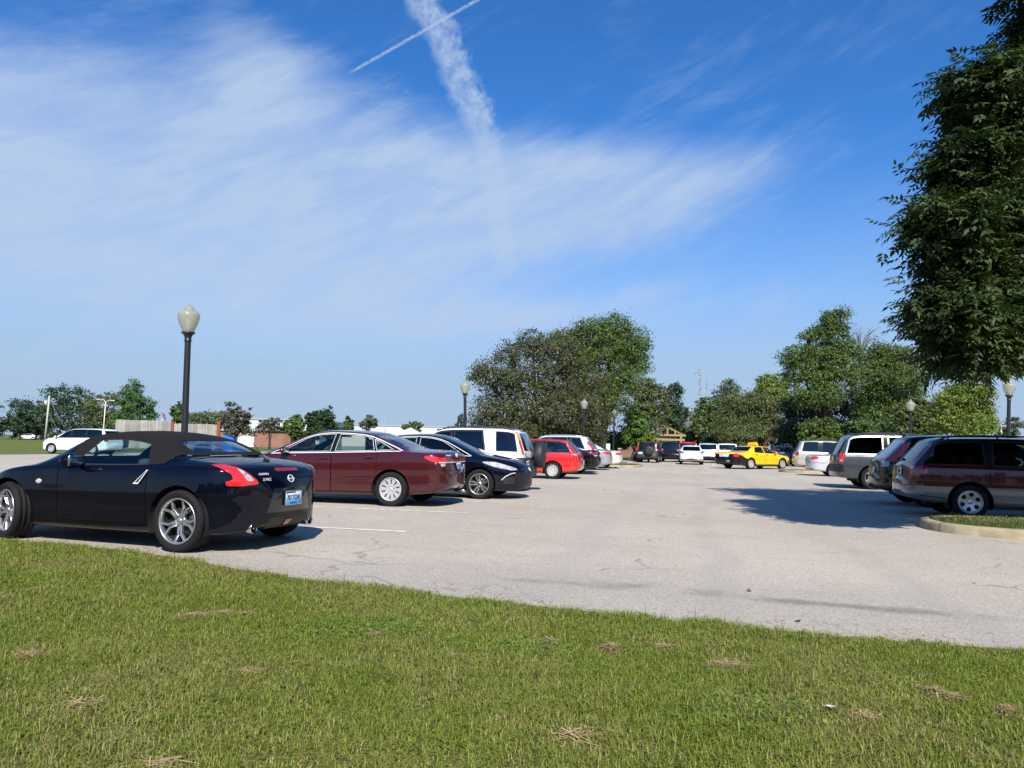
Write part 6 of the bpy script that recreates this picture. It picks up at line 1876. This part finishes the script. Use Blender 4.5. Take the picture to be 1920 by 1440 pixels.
    leaf(482, 1076, 'orange-brown fallen leaf on the grass tip by the convertible', simple('dead_leaf_orange', (.36,.12,.03), .8), .05); leaf(1827, 1092, 'small dry fallen leaf lying below the kerbed island', LB, .025)
    leaf(1558, 1339, 'small white scrap of paper on the lawn', WHT, .028)

def brick():
    m, nt, b, out = mat('red_brick')
    tc = nt.new('ShaderNodeTexCoord').outputs['Object']
    mp = nt.new('ShaderNodeMapping'); mp.inputs['Rotation'].default_value = (PI/2, 0, 0); nt.l.new(tc, mp.inputs[0])
    bt = nt.new('ShaderNodeTexBrick'); nt.l.new(mp.outputs[0], bt.inputs['Vector']); bt.inputs['Scale'].default_value = 4
    bt.inputs['Color1'].default_value = (.23, .092, .052, 1); bt.inputs['Color2'].default_value = (.28, .125, .07, 1); bt.inputs['Mortar'].default_value = (.25, .22, .19, 1)
    n = nt.noise(tc, .7, 4)
    nt.l.new(nt.mix(nt.ss(n, .3, .8), bt.outputs[0], (.18, .075, .048)), b.inputs['Base Color']); bs(b, rough=.9)
    return m

def back_wood():
    """the dark wood behind the photographer, one mass seen only as a reflection"""
    bl = []
    for i in range(26):
        x = -60 + i*4.8 + rng.uniform(-1, 1); bl.append((x, -34 - rng.uniform(0, 5), rng.uniform(2.5, 5), rng.uniform(2.5, 4), 2.5, rng.uniform(2.5, 4)))
    c, P, N = crown_points(bl, 26000, 1.1)
    V, F = leaf_quads(P, N, rng.uniform(.5, 1.0, len(P)), .7)
    tag(link('woodland', np_mesh('woodland', V, F), _mc['leaves_dark']), 'dark woodland edge behind the viewpoint', 'woodland', kind='stuff')
# ------------------------------------------------------------------ camera, sun, sky
def camera():
    cam = bpy.data.cameras.new('camera'); o = bpy.data.objects.new('camera', cam); COL.objects.link(o)
    cam.sensor_width = 36; cam.sensor_fit = 'HORIZONTAL'; cam.lens = 36*FPX/1920
    cam.clip_start = .05; cam.clip_end = 6000
    o.matrix_world = Matrix.Translation((0, 0, CAMH)) @ CAMM.to_4x4()
    SC.camera = o

SUN_EL = R_(41); SUN_AZ = R_(174)      # azimuth of the sun from +Y (north), clockwise: behind the camera, slightly right
def sun():
    l = bpy.data.lights.new('sun', 'SUN'); l.energy = 4.5; l.angle = R_(.53); l.color = (1.0, .95, .86)
    o = bpy.data.objects.new('sun', l); COL.objects.link(o)
    d = Vector((math.sin(SUN_AZ)*math.cos(SUN_EL), math.cos(SUN_AZ)*math.cos(SUN_EL), math.sin(SUN_EL)))
    o.rotation_euler = d.to_track_quat('Z', 'Y').to_euler(); o.location = d*60

def dirpx(px, py):
    return (CAMM @ Vector(((px-960)/FPX, -(py-720)/FPX, -1))).normalized()
def azel(px, py):
    d = dirpx(px, py); return math.atan2(d.x, d.y), math.asin(d.z)

def world():
    w = bpy.data.worlds.new('World'); SC.world = w; w.use_nodes = True
    nt = NT(w.node_tree); nt.n.clear()
    out = nt.new('ShaderNodeOutputWorld'); bg = nt.new('ShaderNodeBackground'); nt.l.new(bg.outputs[0], out.inputs[0])
    sky = nt.new('ShaderNodeTexSky', sky_type='NISHITA'); sky.sun_disc = False
    sky.sun_elevation = SUN_EL; sky.sun_rotation = SUN_AZ; sky.altitude = 150; sky.air_density = 1.0; sky.dust_density = .6; sky.ozone_density = 2.2
    hs = nt.new('ShaderNodeHueSaturation'); hs.inputs['Saturation'].default_value = SKY_SAT; hs.inputs['Hue'].default_value = SKY_HUE; hs.inputs['Value'].default_value = SKY_VAL
    nt.l.new(nt.vmath('MULTIPLY', sky.outputs[0], SKY_MUL), hs.inputs['Color'])
    tc = nt.new('ShaderNodeTexCoord').outputs['Generated']
    sep = nt.new('ShaderNodeSeparateXYZ'); nt.l.new(tc, sep.inputs[0]); x, y, z = sep.outputs
    az = nt.math('ARCTAN2', x, y); el = nt.math('ARCSINE', z)
    # high thin cloud: fibres drawn out along the wind, laid over the sky directions
    cb = nt.new('ShaderNodeCombineXYZ'); nt.l.new(az, cb.inputs[0]); nt.l.new(el, cb.inputs[1])
    P = cb.outputs[0]
    def fib(rot, sx, sy, sc, det, dist):
        mp = nt.new('ShaderNodeMapping'); mp.inputs['Rotation'].default_value = (0, 0, R_(rot)); nt.l.new(P, mp.inputs[0])
        m2 = nt.new('ShaderNodeMapping'); m2.inputs['Scale'].default_value = (sx, sy, 1); nt.l.new(mp.outputs[0], m2.inputs[0])
        return nt.noise(m2.outputs[0], sc, det, .60, dist)
    n1 = fib(-14, 1.0, 2.6, 3.2, 7, .7); n2 = fib(-24, 1.0, 4.2, 9.0, 8, .5); n3 = fib(-8, 1.0, 3.2, 26, 5, .3)
    tot = None
    def blob(px, py, rx, ry, rot, amp, soft=1.0):
        nonlocal tot
        a0, e0 = azel(px, py); c, s = math.cos(rot), math.sin(rot)
        da = nt.math('SUBTRACT', az, a0); de = nt.math('SUBTRACT', el, e0)
        p = nt.math('DIVIDE', nt.math('ADD', nt.math('MULTIPLY', da, c), nt.math('MULTIPLY', de, s)), rx/FPX)
        q = nt.math('DIVIDE', nt.math('SUBTRACT', nt.math('MULTIPLY', de, c), nt.math('MULTIPLY', da, s)), ry/FPX)
        r2 = nt.math('ADD', nt.math('MULTIPLY', p, p), nt.math('MULTIPLY', q, q))
        g = nt.math('MULTIPLY', nt.math('EXPONENT', nt.math('MULTIPLY', r2, -1.0)), amp)
        tot = g if tot is None else nt.math('ADD', tot, g)
    for b in CLOUDS: blob(*b)
    w = nt.math('ADD', nt.math('MULTIPLY', nt.math('SUBTRACT', n1, .5), .80), nt.math('ADD', nt.math('MULTIPLY', nt.math('SUBTRACT', n2, .5), .50), nt.math('MULTIPLY', nt.math('SUBTRACT', n3, .5), .20)))
    soft = nt.ss(tot, 1.25, .15, .30, 1.0)
    m = nt.ss(nt.math('ADD', tot, nt.math('MULTIPLY', w, soft)), .12, 1.15, 0, .90)
    m = nt.math('MULTIPLY', m, nt.math('MULTIPLY', nt.ss(tot, .02, .20), nt.math('ADD', .70, nt.math('MULTIPLY', nt.ss(nt.math('ADD', nt.math('MULTIPLY', n1, .6), nt.math('MULTIPLY', n2, .4)), .36, .60), .30))))
    wisp = nt.math('MULTIPLY', nt.ss(nt.math('ADD', nt.math('MULTIPLY', n1, .5), nt.math('MULTIPLY', n2, .5)), .50, .72), .13)
    m = nt.math('ADD', m, wisp)
    hz = nt.math('ADD', nt.ss(el, .40, .10, 0, .58), nt.ss(el, .22, .04, 0, .40))
    m = nt.math('MAXIMUM', nt.math('MINIMUM', m, .92), 0)
    # vapour trails: bands along great circles through two directions
    def trail(a, b, w, amp, e0, e1, f0, f1, rough, nsc, w2=None):
        da, db = dirpx(*a), dirpx(*b); n = da.cross(db).normalized()
        dt = nt.vmath('DOT_PRODUCT', tc, tuple(n), 1)
        nn = nt.noise(tc, nsc, 6, .65); n9 = nt.noise(tc, nsc*4.0, 4, .7)
        dt = nt.math('ADD', dt, nt.math('MULTIPLY', nt.math('SUBTRACT', nn, .5), rough))
        dt = nt.math('ADD', dt, nt.math('MULTIPLY', nt.math('SUBTRACT', n9, .5), rough*.5))
        d = nt.math('ABSOLUTE', dt)
        g = nt.ss(d, w, w*.35)
        g = nt.math('MULTIPLY', g, nt.math('MULTIPLY', nt.ss(el, e0, e1), nt.ss(az, f0, f1)))
        return nt.math('MULTIPLY', nt.math('MULTIPLY', g, amp), nt.ss(n9, .25, .70, .35, 1.15))
    e_a = azel(905, 270)[1]; e_b = azel(905, 200)[1]
    t1 = trail((795, 0), (908, 250), 0.0245, .66, azel(905, 330)[1], azel(900, 205)[1], -9, -8, .030, 17)
    t1b = trail((912, 240), (955, 540), .021, .50, azel(950, 540)[1], azel(950, 470)[1], -9, -8, .02, 12)
    t1b = nt.math('MULTIPLY', t1b, nt.ss(el, azel(905, 230)[1], azel(905, 290)[1]))
    t2 = trail((650, 140), (895, 0), 0.0024, .58, azel(645, 150)[1], azel(670, 128)[1], -.9, -.8, .0022, 70)
    t2 = nt.math('MULTIPLY', t2, nt.ss(az, azel(640, 140)[0], azel(675, 130)[0]))
    for t in (t1, t1b, t2): m = nt.math('SUBTRACT', 1, nt.math('MULTIPLY', nt.math('SUBTRACT', 1, m), nt.math('SUBTRACT', 1, nt.math('MINIMUM', t, .95))))
    col = nt.mix(m, nt.mix(hz, hs.outputs[0], HAZE_COL), CLOUD_COL)
    nt.l.new(col, bg.inputs[0]); bg.inputs[1].default_value = SKY_STR

SKY_STR = .10; SKY_MUL = (.50, .73, 1.04); SKY_SAT = 1.10; SKY_HUE = .5; SKY_VAL = 1.0
HAZE_COL = (2.45, 3.30, 4.45); CLOUD_COL = (2.9, 3.7, 5.0)
#          px   py   rx   ry  rotation amplitude
CLOUDS = [(400, 345, 580, 180, -.06, 1.12), (680, 280, 260, 90, -.35, .35), (480, 110, 110, 60, -.2, .62), (1060, 340, 310, 85, .05, .95), (1330, 330, 220, 60, .2, .28), 
          (250, 530, 680, 110, 0, .78), (1000, 600, 420, 36, .05, .45), (1250, 540, 120, 22, .2, .35), (1200, 60, 130, 80, -.3, .30), (30, 220, 260, 110, .1, .40), (1120, 430, 300, 60, 0, .48), (1600, 520, 260, 36, .1, .25)]
ZROT = R_(-5.5); ZSTEER = R_(-16)
_c = CAMM @ Vector(((333-960)/FPX, -(1036-720)/FPX, -1)); _c *= -CAMH/_c.z; _h = HL + ZROT
ZPOS = (_c.x + math.sin(_h)*.89, _c.y - math.cos(_h)*.89)
import os
FULL = True
setting()
street_lamps()
buildings()
vegetation()
ash_tree()
back_wood()
roadster()
maroon_sedan()
navy_sedan()
other_cars()
camera(); sun(); world()
vs = SC.view_settings
SC.display_settings.display_device = 'sRGB'
vs.view_transform = 'Standard'; vs.look = 'None'; vs.exposure = 0.74; vs.gamma = 1.0; vs.use_curve_mapping = False
cy = SC.cycles
cy.max_bounces = 7; cy.diffuse_bounces = 2; cy.glossy_bounces = 3; cy.transmission_bounces = 4; cy.transparent_max_bounces = 10
cy.caustics_reflective = False; cy.caustics_refractive = False
cy.sample_clamp_indirect = 6
